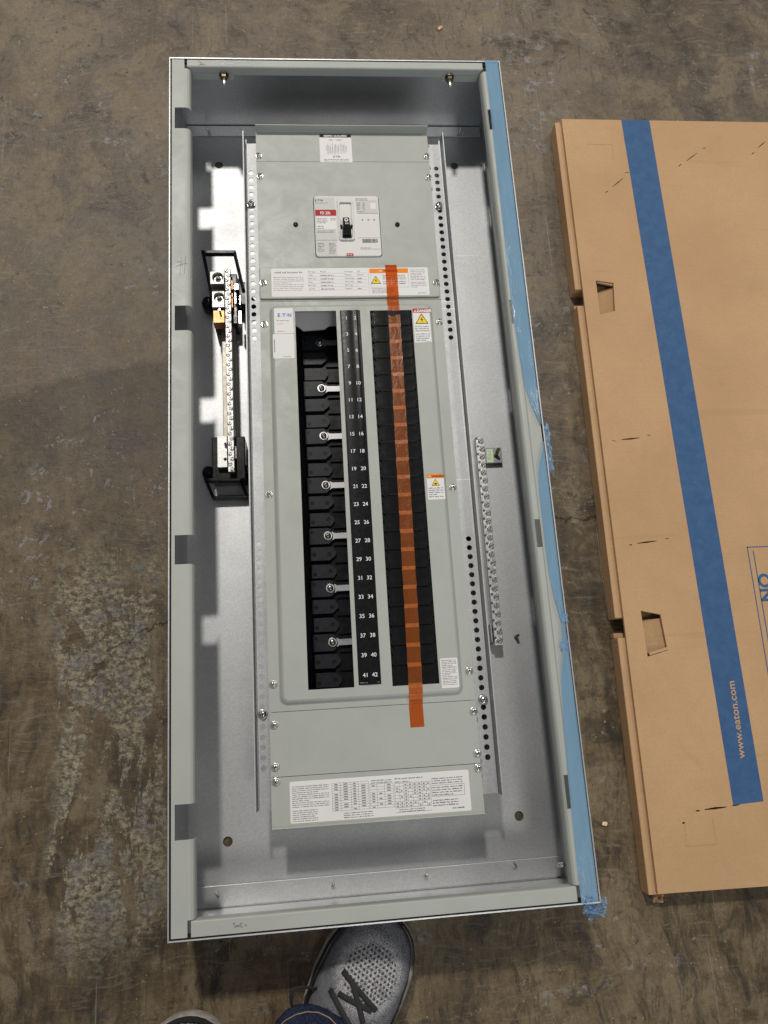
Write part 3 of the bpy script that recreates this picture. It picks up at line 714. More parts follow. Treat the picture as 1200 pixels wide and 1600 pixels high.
# ---- 21 breaker space fillers in the right window
p = (WF[3] - WF[1]) / 21
fx0, fx1 = WF[0] + .0006, WF[2] - .0006
MB().box(WF[0] - .004, WF[2] + .004, WF[1] - .004, WF[3] + .004, ZR - .0062, ZR - .0042).build('filler_backing', 'matte', inner, 'I')
F = MB(); w = fx1 - fx0; hh = p / 2 - .0003
F.plate([(.0020, -hh), (w - .0030, -hh), (w - .0030, -hh + .004), (w - .0012, -hh + .004), (w - .0012, -.001), (w, -.001), (w, hh - .004), (w - .0016, hh - .004), (w - .0016, hh),
         (.0030, hh), (.0030, hh - .003), (.0004, hh - .003), (.0004, .003), (.0018, .003), (.0018, -.004), (0, -.004), (0, -hh + .002), (.0020, -hh + .002)], [], ZR - .0040, ZR + .0002)
F.plate(rrect(.0052, -hh + .0008, w - .0050, hh - .0014, .0016, 3), [], ZR + .0001, ZR + .0014)
fp = None
for k in range(21):
    y = WF[3] - p * (k + .5); l = (fx0 - IC[0], y - IC[1], 0)
    if fp is None: fp = F.build('space_filler', 'filler', None, loc=l, bevel=.0004); fp.parent = inner
    else: copy_of(fp, inner, l)

# ---- printed labels
def logo(mb, x, y, z, h, mat, bold=.03):
    """letters E T N with a small wedge and a dot between them"""
    mb.text('E', x, y, z, h, mat, bold=bold); mb.poly([(x + h * .78, y), (x + h * 1.02, y), (x + h * .98, y + h * .22), (x + h * .86, y + h * .22)], z, mat)
    mb.text('T', x + h * 1.12, y, z, h, mat, bold=bold); mb.poly(circ(x + h * 2.16, y + h * .45, h * .15, 10), z, mat); mb.text('N', x + h * 2.46, y, z, h, mat, bold=bold)
def tri(mb, x, y, s, z, m1, m2, bolt=True):
    mb.poly([(x - s * .58, y), (x + s * .58, y), (x, y + s)], z, m2); mb.poly([(x - s * .47, y + s * .07), (x + s * .47, y + s * .07), (x, y + s * .88)], z + .00004, m1)
    if bolt: mb.poly([(x + s * .02, y + s * .62), (x - s * .13, y + s * .36), (x + s * .01, y + s * .36), (x - s * .05, y + s * .14), (x + s * .14, y + s * .42), (x, y + s * .42), (x + s * .09, y + s * .62)], z + .00008, m2)
    else: mb.poly([(x - s * .2, y + s * .16), (x + s * .2, y + s * .16), (x + s * .2, y + s * .27), (x + s * .08, y + s * .42), (x - s * .08, y + s * .36), (x - s * .2, y + s * .3)], z + .00008, m2)
LM = ['white', 'ink', 'grey_ink', 'mid_ink', 'red_ink', 'orange_ink', 'yellow_ink', 'blue_ink', 'num', 'panelgrey', 'offwhite']
INK, GRY, MID, RED, ORG, YEL, BLU, NUM, PGR, OFF = range(1, 11)
def base(px, z, r=.0014, th=.00025):
    (x0, y1), (x1, y0) = wl(px[0], px[1], z), wl(px[2], px[3], z)
    mb = MB(); mb.prism(rrect(x0, y0, x1, y1, r, 3), z, z + th, 0); return mb, x0, y0, x1, y1, z + th + .00008
rg = random.Random(21)
# seismic label
mb, x0, y0, x1, y1, z = base((498.5, 209.5, 551, 254), ZB + .0001)
mb.quad(x0 + .0003, y1 - .0062, x1 - .0003, y1 - .0003, z, INK); mb.text('SEISMIC QUALIFIED', (x0 + x1) / 2, y1 - .0049, z + .0001, .0030, NUM, width=.036, bold=.03, align='C')
mb.text('IBC / CBC', (x0 + x1) / 2, y1 - .0125, z, .0032, GRY, width=.020, align='C')
for k in range(22):
    xx = x0 + .010 + k * .00148; a = .0045 + .006 * abs(math.sin(k * .9)) * rg.uniform(.6, 1.2); yc = y0 + .0245 + rg.uniform(-.002, .002); d = rg.uniform(-.0012, .0012)
    mb.poly([(xx, yc - a), (xx + .00040, yc - a), (xx + .00040 + d, yc + a), (xx + d, yc + a)], z, GRY if k % 3 else MID)
logo(mb, x0 + .0205, y0 + .0090, z, .0030, INK); mb.micro(x0 + .006, y0 + .0072, x1 - .004, 2, .0027, z, MID, rg, .97)
mb.build('label', LM, cover['end'], 'I', recalc=False)
# nameplate label
mb, x0, y0, x1, y1, z = base((423.5, 420, 671.5, 461), ZB + .0035, .002)
wd_ = x1 - x0
mb.micro(x0 + .005, y1 - .0030, x0 + .050, 1, .0048, z, GRY, rg, .9, .6); mb.micro(x0 + .003, y1 - .0120, x0 + .050, 6, .0030, z, GRY, rg, .95, .38)
mb.micro(x0 + .003, y1 - .0300, x0 + .050, 2, .0030, z, GRY, rg, .9, .38)
rows = [('Pnl Type', 'PRL1X', 'Pnl Amps', '225'), ('Volts', '', 'Phase 3', 'Wire 4'), ('Main Cat', '', 'Main Amps', ''), ('Date', '', 'Main kAIC', ''), ('Box Cat', '', 'Box Type', '1'), ('Job No', '', 'Mtng Hr', '')]
for k, r_ in enumerate(rows):
    yy = y1 - .0068 - k * .00555
    for cx, t_ in ((.054, r_[0]), (.072, r_[1]), (.108, r_[2]), (.126, r_[3])):
        if t_: mb.text(t_, x0 + cx, yy, z, .0021, MID)
        elif cx in (.072, .126): mb.micro(x0 + cx, yy + .0026, x0 + cx + (.022 if cx < .1 else .008), 1, .0030, z, MID, rg, .9, .6)
    mb.quad(x0 + .053, yy - .0017, x0 + .140, yy - .00145, z, GRY)
mb.quad(x0 + .1425, y0 + .003, x0 + .1428, y1 - .003, z, GRY)
mb.quad(x0 + .1445, y1 - .0090, x0 + .2025, y1 - .0015, z, ORG); tri(mb, x0 + .1610, y1 - .0078, .0050, z + .0001, NUM, INK, False); mb.text('WARNING', x0 + .1650, y1 - .0070, z + .0001, .0036, INK, width=.0215, bold=.03)
for a_, b_, c_, d_ in ((.1460, .1463, .0100, .0325), (.2022, .2025, .0100, .0325)): mb.quad(x0 + a_, y1 - d_, x0 + b_, y1 - c_, z, GRY)
mb.quad(x0 + .1460, y1 - .0325, x0 + .2025, y1 - .0322, z, GRY)
tri(mb, x0 + .1535, y1 - .0265, .0132, z, YEL, INK); mb.micro(x0 + .1640, y1 - .0105, x0 + .2005, 3, .0030, z, MID, rg, .95); mb.micro(x0 + .1640, y1 - .0205, x0 + .2005, 2, .0034, z, MID, rg, .95)
mb.micro(x0 + .1470, y1 - .0330, x0 + .1850, 4, .0022, z, MID, rg, .9); mb.micro(x0 + .2055, y1 - .0020, x1 - .0035, 7, .0027, z, MID, rg, .97, .4); mb.micro(x0 + .2055, y1 - .0225, x1 - .0035, 4, .0026, z, MID, rg, .97, .4)
mb.micro(x1 - .018, y0 + .0055, x1 - .003, 1, .0026, z, MID, rg, .95)
mb.build('label', LM, cover['name'], 'I', recalc=False)
# maker label
mb, x0, y0, x1, y1, z = base((428, 482, 459, 521), ZR + .0001)
logo(mb, x0 + .0050, y1 - .0135, z, .0058, BLU, .05); mb.micro(x0 + .004, y1 - .0170, x1 - .003, 1, .0034, z, GRY, rg, .95); mb.micro(x0 + .004, y1 - .0225, x0 + .014, 1, .0028, z, ORG, rg, .9); mb.micro(x0 + .004, y0 + .0055, x0 + .016, 1, .0026, z, GRY, rg, .9)
mb.build('label', LM, cover['front'], 'I', recalc=False)
# blank lower label
mb, x0, y0, x1, y1, z = base((426, 522, 460.5, 560), ZR + .0001, .0022)
mb.micro(x0 + .014, y0 + .0048, x1 - .003, 1, .0026, z, GRY, rg, .95)
for k in range(9): mb.quad(x0 + .0016, y0 + .010 + k * .0023, x0 + .0030, y0 + .0115 + k * .0023, z, MID)
mb.build('label', LM, cover['front'], 'I', recalc=False)
# danger label
mb, x0, y0, x1, y1, z = base((644.5, 482.5, 675, 535), ZR + .0001, .0006)
mb.quad(x0, y1 - .0068, x1, y1, z, RED); tri(mb, x0 + .0035, y1 - .0060, .0045, z + .0001, ORG, NUM, False); mb.text('DANGER', x0 + .0064, y1 - .0056, z + .0001, .0044, NUM, width=.0215, bold=.04)
tri(mb, (x0 + x1) / 2, y1 - .0245, .0168, z, YEL, INK); mb.micro(x0 + .002, y1 - .0262, x1 - .001, 3, .0034, z, INK, rg, .97, .42); mb.micro(x0 + .002, y1 - .0382, x1 - .001, 4, .0033, z, INK, rg, .97, .42); mb.micro(x1 - .010, y0 + .0030, x1 - .001, 1, .0022, z, MID, rg, .95)
mb.build('label', LM, cover['front'], 'I', recalc=False)
# small warning label
mb, x0, y0, x1, y1, z = base((666, 741, 696, 780), ZR + .0001, .0014)
mb.prism(rrect(x0, y1 - .0062, x1, y1 - .0001, .0014, 3), z - .0001, z + .00005, ORG); mb.text('WARNING', x0 + .0070, y1 - .0050, z + .00015, .0034, INK, width=.0175, bold=.03); tri(mb, x0 + .0040, y1 - .0052, .0040, z + .0002, NUM, INK, False)
tri(mb, (x0 + x1) / 2, y1 - .0170, .0098, z, YEL, INK, False); mb.micro(x0 + .0015, y1 - .0180, x1 - .001, 5, .0031, z, MID, rg, .97)
mb.build('label', LM, cover['front'], 'I', recalc=False)
# text label near the lower right
mb, x0, y0, x1, y1, z = base((687, 1029, 718, 1074), ZR + .0001, .0014)
mb.micro(x0 + .0018, y1 - .0010, x1 - .0012, 5, .0022, z, MID, rg, .97); mb.quad(x0 + .0015, y1 - .0130, x1 - .0015, y1 - .0127, z, MID); mb.micro(x0 + .0018, y1 - .0132, x1 - .0012, 6, .0022, z, MID, rg, .97); mb.quad(x0 + .0015, y1 - .0275, x1 - .0015, y1 - .0272, z, MID); mb.micro(x0 + .0018, y1 - .0278, x1 - .0012, 3, .0022, z, MID, rg, .95)
mb.build('label', LM, cover['front'], 'I', recalc=False)
# wide label of tables on the near cover
mb, x0, y0, x1, y1, z = base((452, 1213, 737, 1267), ZB + .0001, .0022)
y1 = y0 + .0500; wd_ = x1 - x0
mb = MB(); mb.prism(rrect(x0, y0 + .0005, x1, y1, .0022, 3), ZB + .0001, ZB + .00035, 0)
mb.micro(x0 + .003, y1 - .0045, x0 + .0505, 11, .0024, z, INK, rg, .97, .42); mb.micro(x0 + .003, y1 - .0330, x0 + .036, 6, .0024, z, INK, rg, .95, .42)
mb.micro(x0 + .066, y1 - .0395, x0 + .105, 3, .0026, z, INK, rg, .95, .42)
def table(ax, bx, ay, by, cols, rows_, fillr):
    for k in range(rows_ + 1):
        yy = ay + (by - ay) * k / rows_; mb.quad(ax, yy, bx, yy + .00028, z, MID)
    for c in cols + [0, 1]:
        xx = ax + (bx - ax) * c; mb.quad(xx, ay, xx + .00028, by, z, MID)
    cs = sorted(cols + [0, 1])
    for k in range(rows_):
        for a_, b_ in zip(cs[:-1], cs[1:]):
            if rg.random() < fillr:
                xx = ax + (bx - ax) * (a_ + (b_ - a_) * .3); yy = ay + (by - ay) * (k + .25) / rows_
                mb.quad(xx, yy, xx + (bx - ax) * (b_ - a_) * .4, yy + (by - ay) / rows_ * .45, z + .00004, GRY)
table(x0 + .0525, x0 + .0985, y1 - .0385, y1 - .0055, [.23, .52, .72], 11, .8); table(x0 + .1000, x0 + .1300, y1 - .0385, y1 - .0100, [.3, .62], 9, .6); table(x0 + .1315, x0 + .1770, y1 - .0400, y1 - .0110, [.13, .25, .37, .5, .63, .76, .88], 8, .7)
mb.micro(x0 + .102, y1 - .0035, x0 + .130, 2, .0027, z, MID, rg, .95); mb.micro(x0 + .1320, y1 - .0030, x0 + .1700, 1, .0030, z, MID, rg, .95); mb.micro(x0 + .1320, y1 - .0068, x0 + .1530, 1, .0030, z, MID, rg, .95)
for a_, b_ in ((y1 - .0455, y1 - .0452), (y1 - .0400, y1 - .0397)): mb.quad(x0 + .1315, a_, x0 + .1770, b_, z, MID)
mb.micro(x0 + .136, y1 - .0405, x0 + .170, 2, .0024, z, MID, rg, .95)
mb.micro(x0 + .1790, y1 - .0060, x1 - .007, 3, .0028, z, INK, rg, .97, .45); mb.micro(x0 + .1795, y1 - .0165, x1 - .008, 4, .0030, z, INK, rg, .97, .45)
for a_, b_, c_, d_ in ((.1785, .2205, .0162, .0165), (.1785, .2205, .0295, .0298)): mb.quad(x0 + a_, y1 - d_, x0 + b_, y1 - c_, z, INK)
for a_ in (.1785, .2203): mb.quad(x0 + a_, y1 - .0298, x0 + a_ + .0003, y1 - .0162, z, INK)
mb.micro(x0 + .1790, y1 - .0320, x1 - .014, 3, .0030, z, INK, rg, .97, .5); mb.micro(x1 - .024, y1 - .0425, x1 - .008, 1, .0030, z, INK, rg, .95)
mb.build('label', LM, cover['near'], 'I', recalc=False)

# ---- main circuit breaker
z0 = ZB + .0025
br = MB(); br.prism(rrect(bx0, by0, bx1, by1, .0045, 5), .040, z0, 0)
brk = br.build('main_breaker', 'offwhite', inner, 'I', bevel=.0012)
z = z0 + .0001; bw = bx1 - bx0; bh = by1 - by0
P = MB()
def bq(a, b, c, d, m, dz=0.0): P.quad(bx0 + bw * a, by1 - bh * d, bx0 + bw * c, by1 - bh * b, z + dz, m)
bq(.012, .03, .32, .985, PGR); bq(.645, .07, .975, .28, PGR)
bq(.66, .29, .98, .30, GRY); bq(.645, .70, .985, .705, GRY); bq(.68, .885, .985, .89, GRY); bq(.02, .735, .33, .74, GRY)
bq(.012, .235, .335, .335, RED, .00006); P.text('FD 20k', bx0 + bw * .17, by1 - bh * .312, z + .00014, .0050, NUM, width=.0155, bold=.01, align='C')
bq(.022, .345, .332, .555, 0, .00006)
logo(P, bx0 + bw * .02, by1 - bh * .092, z + .0001, .0034, INK); P.micro(bx0 + bw * .02, by1 - bh * .105, bx0 + bw * .23, 1, .0022, z + .0001, MID, rg, .95)
P.micro(bx0 + bw * .035, by1 - bh * .365, bx0 + bw * .20, 4, .0024, z + .00012, INK, rg, .97); P.micro(bx0 + bw * .24, by1 - bh * .365, bx0 + bw * .325, 2, .0024, z + .00012, INK, rg, .97); P.micro(bx0 + bw * .035, by1 - bh * .485, bx0 + bw * .15, 2, .0032, z + .00012, MID, rg, .9)
P.micro(bx0 + bw * .03, by1 - bh * .57, bx0 + bw * .30, 2, .0024, z + .0001, MID, rg, .95); P.micro(bx0 + bw * .03, by1 - bh * .77, bx0 + bw * .16, 6, .0026, z + .0001, MID, rg, .8); P.micro(bx0 + bw * .20, by1 - bh * .77, bx0 + bw * .33, 8, .0024, z + .0001, MID, rg, .8)
P.micro(bx0 + bw * .64, by1 - bh * .035, bx0 + bw * .84, 2, .0022, z + .0001, INK, rg, .95); P.micro(bx0 + bw * .66, by1 - bh * .105, bx0 + bw * .72, 6, .0022, z + .0001, INK, rg, .9); P.micro(bx0 + bw * .75, by1 - bh * .105, bx0 + bw * .79, 6, .0022, z + .0001, INK, rg, .9); bq(.87, .12, .955, .22, 0, .00006); P.micro(bx0 + bw * .66, by1 - bh * .25, bx0 + bw * .80, 1, .0026, z + .0001, MID, rg, .9)
for k in range(3): P.poly(circ(bx0 + bw * (.735 + .09 * k), by1 - bh * .405, .0014, 10), z + .00005, GRY)
xx = bx0 + bw * .715
while xx < bx0 + bw * .945:
    w_ = rg.uniform(.0003, .0010); P.quad(xx, by1 - bh * .785, xx + w_, by1 - bh * .722, z + .0001, INK); xx += w_ + rg.uniform(.0003, .0006)
P.micro(bx0 + bw * .68, by1 - bh * .85, bx0 + bw * .84, 1, .0024, z + .0001, MID, rg, .95)
bq(.46, .955, .565, .998, RED, .00008); P.micro(bx0 + bw * .475, by1 - bh * .955, bx0 + bw * .555, 1, .0030, z + .0002, NUM, rg, .95)
P.build('breaker_print', LM, brk, 'I', recalc=False)
hx0, hx1, hy0, hy1 = bx0 + bw * .36, bx0 + bw * .60, by1 - bh * .75, by1 - bh * .055
MB().plate(rrect(hx0, hy0, hx1, hy1, .004), [rrect(hx0 + .0028, hy0 + .0028, hx1 - .0028, hy1 - .0075, .0025)], z0 + .0001, z0 + .0032).build('handle_surround', 'offwhite', brk, 'I', bevel=.0007)
hc = (hx0 + hx1) / 2
H = MB(); hb = by1 - bh * .70; ht = by1 - bh * .39
H.rings([[(hc - w_, yy, z0 + .0001), (hc + w_, yy, z0 + .0001), (hc + w_ * .9, yy, zz), (hc - w_ * .9, yy, zz)] for yy, w_, zz in ((hb, .0068, z0 + .010), (hb + bh * .08, .0068, z0 + .012), (hb + bh * .15, .0056, z0 + .0095), (ht - bh * .05, .0052, z0 + .006), (ht, .0050, z0 + .004))], 0, True, True, False)
for s_ in (-1, 1): H.cyl(hc + s_ * .0078, by1 - bh * .525, z0 + .0001, z0 + .004, .0020, 10)
H.lathe(hc, by1 - bh * .455, [(.0030, z0 + .005), (.0030, z0 + .0078), (.0026, z0 + .0080)], 14, 1); H.cyl(hc, by1 - bh * .455, z0 + .0081, z0 + .0083, .0015, 12, 0)
H.text('200', hc, by1 - bh * .555, z0 + .0125, .0026, 1, align='C')
H.build('toggle_handle', ['black', 'num'], brk, 'I', bevel=.0004)

# ------------------------------------------------------------------ orange tape (a thing of its own)
tp = MB(); x_a, y_a = W(602, 410, .111); x_b, y_b = W(620, 409, .111); x_c, y_c = W(642, 1137, .111); x_d, y_d = W(664, 1136, .111)
seams = [WF[3] - p * k - .0 for k in range(0, 22)]
ys = [y_a, .8805, .8795, .8292, .8278, .8195, .8150, .8120]; zs = [ZB + .0003, ZB + .0005, ZB + .0042, ZB + .0042, ZB + .0020, ZB + .0012, ZR + .0003, ZR + .0006]; ms = [0, 0, 0, 0, 0, 0, 0, 0]
seq = list(zip(ys, zs, ms))
for k in range(1, 21):
    s0 = seams[k]; seq.append((s0 + .0026, ZR + .0019, 1)); seq.append((s0 - .0026, ZR + .0019, 0))
seq += [(WF[1] + .002, ZR + .0018, 1), (WF[1] - .004, ZR + .0005, 0), (.2575, ZR + .0003, 1), (.2505, ZB + .0030, 0), (.2470, ZB + .0006, 0), (.2430, ZB + .0003, 0), (y_c, ZB + .0003, 0)]
rr = []; 
for i, (yy, zz, m_) in enumerate(seq):
    k = (y_a - yy) / (y_a - y_c); xl = x_a + (x_c - x_a) * k; xr = x_b + (x_d - x_b) * k; j = .0003 * math.sin(i * 2.7)
    rr.append([(xl + (xr - xl) * q + j, yy, zz + .0002 * math.sin(q * 9 + i) ** 2) for q in (0, .25, .5, .75, 1)])
for i in range(len(rr) - 1):
    vs = rr[i] + rr[i + 1]; m_ = seq[i][2]
    tp.add(vs, [(q, q + 1, 6 + q, 5 + q) for q in range(4)], m_, True)
to = tp.build('tape_strip', ['tape', 'tape_air'])
to['label'] = 'long strip of translucent orange tape stuck over the black space fillers'; to['category'] = 'tape'
# ------------------------------------------------------------------ neutral bar assembly, left of the interior
nb = thing('neutral_bar', 'neutral terminal bar with silver lugs on black plastic supports, beside the left flange', 'terminal bar', (.075, .745, .004))
zb = .058
def wz(u, v, z): return (*W(u, v, z), z)
def box_px(mb, u0, v0, u1, v1, z0, z1, mat=0):
    (xa, ya), (xb, yb) = W(u0, v0, z1), W(u1, v1, z1); mb.box(min(xa, xb), max(xa, xb), min(ya, yb), max(ya, yb), z0, z1, mat)
# supports
mb = MB(); box_px(mb, 333, 428, 372, 506, .004, .040); box_px(mb, 372, 440, 388, 476, .004, .034)
sup = mb.build('support', 'black', nb, bevel=.0015)
mb = MB(); mb.bar([wz(331, 462, .034), wz(317, 393, .052), wz(366, 393, .052), wz(380, 452, .040)], .0052, .010, 0); mb.build('support_frame', 'black', sup, bevel=.0006)
for u, v in ((324, 470), (390, 470)):
    x, y = W(u, v, .03); MB().lathe(x, y, [(.010, .006), (.010, .022), (.0075, .030), (.003, .032)], 14).build('insulator', 'black', sup)
mb = MB(); box_px(mb, 331, 683, 384, 748, .004, .040)
sup2 = mb.build('support', 'black', nb, bevel=.0015)
mb = MB(); mb.bar([wz(321, 749, .046), wz(376, 749, .046), wz(386, 775, .020), wz(333, 777, .020)], .0045, .013, 0, True); mb.build('support_frame', 'black', sup2, bevel=.0006)
for u, v in ((325, 736), (390, 733)):
    x, y = W(u, v, .03); MB().lathe(x, y, [(.010, .006), (.010, .022), (.0075, .030), (.003, .032)], 14).build('insulator', 'black', sup2)
# strap and bar
mb = MB(); (xa, ya), (xb, yb) = W(346, 495, .030), W(371, 690, .030); mb.box(xa, xb, yb, ya, .022, .030); mb.build('neutral_strap', 'tin', nb, bevel=.0008)
(xa, ya), (xb, yb) = W(351, 420, zb), W(362, 737, zb); xm = (W(351, 420, zb)[0] + W(359.5, 420, zb)[0]) / 2; xn = (W(356, 737, zb)[0] + W(367, 737, zb)[0]) / 2
xc = (xm + xn) / 2
mb = MB(); hw = .0046
mb.plate([(xn - hw, yb), (xn + hw, yb), (xm + hw, ya), (xm - hw, ya)], [], .046, zb); bar_o = mb.build('bar', 'alum', nb, bevel=.0006)
ps = MB(); ps.lathe(0, 0, [(.0030, 0), (.0030, .0010), (.0024, .0016)], 10); ps.poly([(-.0022, -.0016), (-.0012, -.0022), (.0022, .0016), (.0012, .0022)], .00175, 1)
n = 42; bp = None
for i in range(n):
    k = (i + .5) / n; x = xm + (xn - xm) * k + (.0013 if i % 2 else -.0013); y = ya + (yb - ya) * k; l = (x - .075, y - .745, zb - .0001 - .004)
    if bp is None: bp = ps.build('bar_screw', ['alum', 'recess'], None, loc=l); bp.parent = nb
    else: copy_of(bp, nb, l, rs.uniform(0, 3))
# lugs
lug = MB()
for u0, v0, u1, v1, zt, hu, hv, r in ((328, 424, 350, 443.5, .070, 340, 433, .0080), (331, 455, 351, 480, .064, 342, 464, .0076)):
    (xa, ya), (xb, yb) = W(u0, v0, zt), W(u1, v1, zt); hx, hy = W(hu, hv, zt)
    lug.plate(rect(xa, yb, xb, ya), [circ(hx, hy, r, 20)], .042, zt); lug.box(xa, xb, yb, ya, .0402, .0418)
box_px(lug, 331, 444.5, 350, 454, .040, .052)
lo = lug.build('lug', 'alum', nb, bevel=.0010)
for u, v, zt, r in ((340, 433, .070, .0080), (342, 464, .064, .0076)):
    x, y = W(u, v, zt); m2 = MB(); zt -= .0075
    m2.lathe(x, y, [(r * .93, zt - .010), (r * .93, zt), (r * .80, zt + .0012), (r * .46, zt + .0012), (r * .42, zt - .003)], 16, 1, False); m2.cyl(x, y, zt - .004, zt - .0026, r * .5, 6, 0); m2.build('lug_screw', ['recess', 'zinc'], lo)
mb = MB(); box_px(mb, 333, 485, 351, 504, .040, .0600); cu = mb.build('copper_tab', 'copper', nb, bevel=.0006)
x, y = W(344, 488, .062); MB().tube([(x, y, .0600), (x, y, .070)], .0016, 8).build('pin', 'zinc', cu)
for v0, v1 in ((438, 452), (458, 464), (466, 480)):
    mb = MB(); box_px(mb, 361, v0, 363.5, v1, .034, .052); mb.build('copper_clip', 'copper', nb)
for u0, v0, u1, v1 in ((366, 444, 372, 452), (367, 458, 368.5, 474), (374, 462, 375.5, 476), (373, 486, 377, 505), (365, 671, 367, 684), (366.5, 697, 369, 716)):
    mb = MB(); box_px(mb, u0, v0, u1, v1, .036, .046); mb.build('steel_clip', 'zinc', nb)
mb = MB(); (xa, ya), (xb, yb) = W(339, 681, .050), W(355.5, 730, .050); hx, hy = W(352, 717.5, .050); sx, sy = W(352, 693, .050)
mb.plate(rect(xa, yb, xb, ya), [circ(hx, hy, .0020, 10)], .0405, .050); pl = mb.build('jumper_plate', 'alum', nb, bevel=.0006)
MB().tube([(sx, sy, .050), (sx, sy, .060)], .0018, 8).build('pin', 'zinc', pl)

# ------------------------------------------------------------------ ground bar on the pan, right of the interior
gb = thing('ground_bar', 'silver ground terminal bar full of screws, fixed to the bare pan right of the interior', 'terminal bar', (.443, .475, .004))
gz = .030
p1, p2 = W(749, 683, gz), W(780, 1008, gz)
mb = MB(); hw = .0062
mb.plate([(p2[0] - hw, p2[1]), (p2[0] + hw, p2[1]), (p1[0] + hw, p1[1]), (p1[0] - hw, p1[1])], [], .012, gz); mb.build('bar', 'alum_bar', gb, bevel=.0005)
gs = MB(); gs.lathe(0, 0, [(.0042, 0), (.0042, .0020), (.0034, .0030)], 12); gs.poly([(-.0034, -.0016), (-.0026, -.0028), (.0034, .0016), (.0026, .0028)], .00315, 1)
g2 = MB(); g2.cyl(0, 0, 0, .0004, .0020, 10, 0)
gp = gq = None; n = 25
for i in range(n):
    k = (i + .5) / n; x = p1[0] + (p2[0] - p1[0]) * k + (.0022 if i % 2 else .0010); y = p1[1] + (p2[1] - p1[1]) * k
    l = (x - .443, y - .475, gz - .004 - .0004)
    if gp is None: gp = gs.build('bar_screw', ['zinc', 'slot'], None, loc=l); gp.parent = gb
    else: copy_of(gp, gb, l, rs.uniform(-.6, .6))
    l = (x - .443 - .0058, y - .475 + .004, gz - .004)
    if gq is None: gq = g2.build('wire_hole', 'slot', None, loc=l); gq.parent = gb
    else: copy_of(gq, gb, l)
mb = MB(); (xa, ya), (xb, yb) = W(759, 700, .013), W(785.5, 723, .013); mb.box(xa - .004, xb, yb, ya, .0046, .013); ft = mb.build('foot', 'steel_dark', gb, bevel=.0004)
mb = MB(); (xa, ya), (xb, yb) = W(759.5, 702, .013), W(771.5, 722, .013); mb.prism(rect(xa, yb, xb, ya), .0130, .0133, 0); mb.micro(xa + .001, ya - .007, xb - .001, 5, .0022, .0134, 1, random.Random(2), .9)
mb.poly(circ((xa + xb) / 2, ya - .0042, .0028, 14), .01338, 1); mb.poly(circ((xa + xb) / 2, ya - .0042, .0022, 14), .01342, 0); mb.quad((xa + xb) / 2 - .0014, ya - .0046, (xa + xb) / 2 + .0014, ya - .0040, .01346, 1)
mb.build('label', ['green_label', 'green_ink'], ft, recalc=False)
x, y = W(774, 712, .013); MB().tube([(x, y, .013), (x + .001, y + .003, .022), (x + .002, y + .005, .030)], [.003, .003, .0024], 10).build('foot_screw', 'brass', ft)
mb = MB(); (xa, ya), (xb, yb) = W(763, 976, .020), W(774, 1003, .020); mb.box(xa, xa + .0025, yb, ya, .0046, .030); mb.box(xa + .0026, xb, yb, ya, .0046, .014); mb.build('foot', 'zinc', gb, bevel=.0005)
bm_ = MB(); box_px(bm_, 768, 979, 772, 984, .014, .022); bm_.build('foot_clip', 'recess', gb)

# ------------------------------------------------------------------ blue protective film on the right flange
bf = thing('protective_film', 'partly peeled blue plastic film strip along the right flange of the enclosure', 'protective film', (.497, .607, .145))
ZF = Zf + .0006
inn = [(757.5, 94), (767, 180), (779, 290), (789, 380), (798, 465), (803, 500), (811, 555), (820, 605), (829, 632), (838, 652), (843.5, 664)]
inn2 = [(850, 688), (846, 704), (841.5, 722), (840.5, 740), (842, 770), (846, 805), (851, 850), (857, 895), (864, 930), (871, 955), (876, 972), (877, 1000), (877.5, 1010), (877, 1030), (876, 1060), (878, 1092), (881, 1130), (886, 1200), (893, 1270), (900, 1340), (908.5, 1411)]
def film_strip(pts, seed):
    mb = MB(); rgf = random.Random(seed); rows_ = []
    den = []
    for (a, b) in zip(pts[:-1], pts[1:]):
        m_ = max(1, int(abs(b[1] - a[1]) / 12))
        den += [(a[0] + (b[0] - a[0]) * k / m_, a[1] + (b[1] - a[1]) * k / m_) for k in range(m_)]
    den.append(pts[-1])
    for i, (u, v) in enumerate(den):
        x, y = W(u, v, ZF); xo = BW - .0026; x = min(x, xo - .0004)
        peeled = max(0.0, min(1.0, (x - .4885) / .006)); row = []
        for q in range(7):
            k = q / 6; lift = peeled * (.0040 * (1 - k) ** 2 + .0022 * rgf.random() * (q not in (0, 6)) + .0012 * math.sin(i * .9 + k * 5) ** 2)
            row.append((x + (xo - x) * k, y, ZF + lift + .00005 * rgf.random()))
        rows_.append(row)
    mb.rings(rows_, 0, False, False, True); return mb
film_strip(inn, 4).build('film_strip', 'film', bf)
film_strip(inn2, 5).build('film_strip', 'film', bf)
def crumple(name, c, sx, sy, amp, seed, n=11, droop=0.0, rot=0.0):
    rgc = random.Random(seed); mb = MB(); rows_ = []
    for j in range(n):
        row = []
        for i in range(n):
            a, b = i / (n - 1) - .5, j / (n - 1) - .5; e = 1 - .35 * rgc.random() * (abs(a) > .4 or abs(b) > .4)
            xx, yy = a * sx * e + rgc.uniform(-1, 1) * sx * .04, b * sy * e + rgc.uniform(-1, 1) * sy * .03
            ca, sa = math.cos(rot), math.sin(rot)
            row.append((c[0] + xx * ca - yy * sa, c[1] + xx * sa + yy * ca, c[2] + rgc.uniform(-1, 1) * amp - droop * (a + .5)))
        rows_.append(row)
    mb.rings(rows_, 0, False, False, False); return mb.build(name, 'film_loose', bf)
crumple('loose_film_fold', (*W(857, 697, .142), .142), .020, .082, .0030, 8, 19, .016)
crumple('loose_film_fold', (*W(882, 965, ZF + .003), ZF + .0035), .010, .013, .0020, 9, 9)
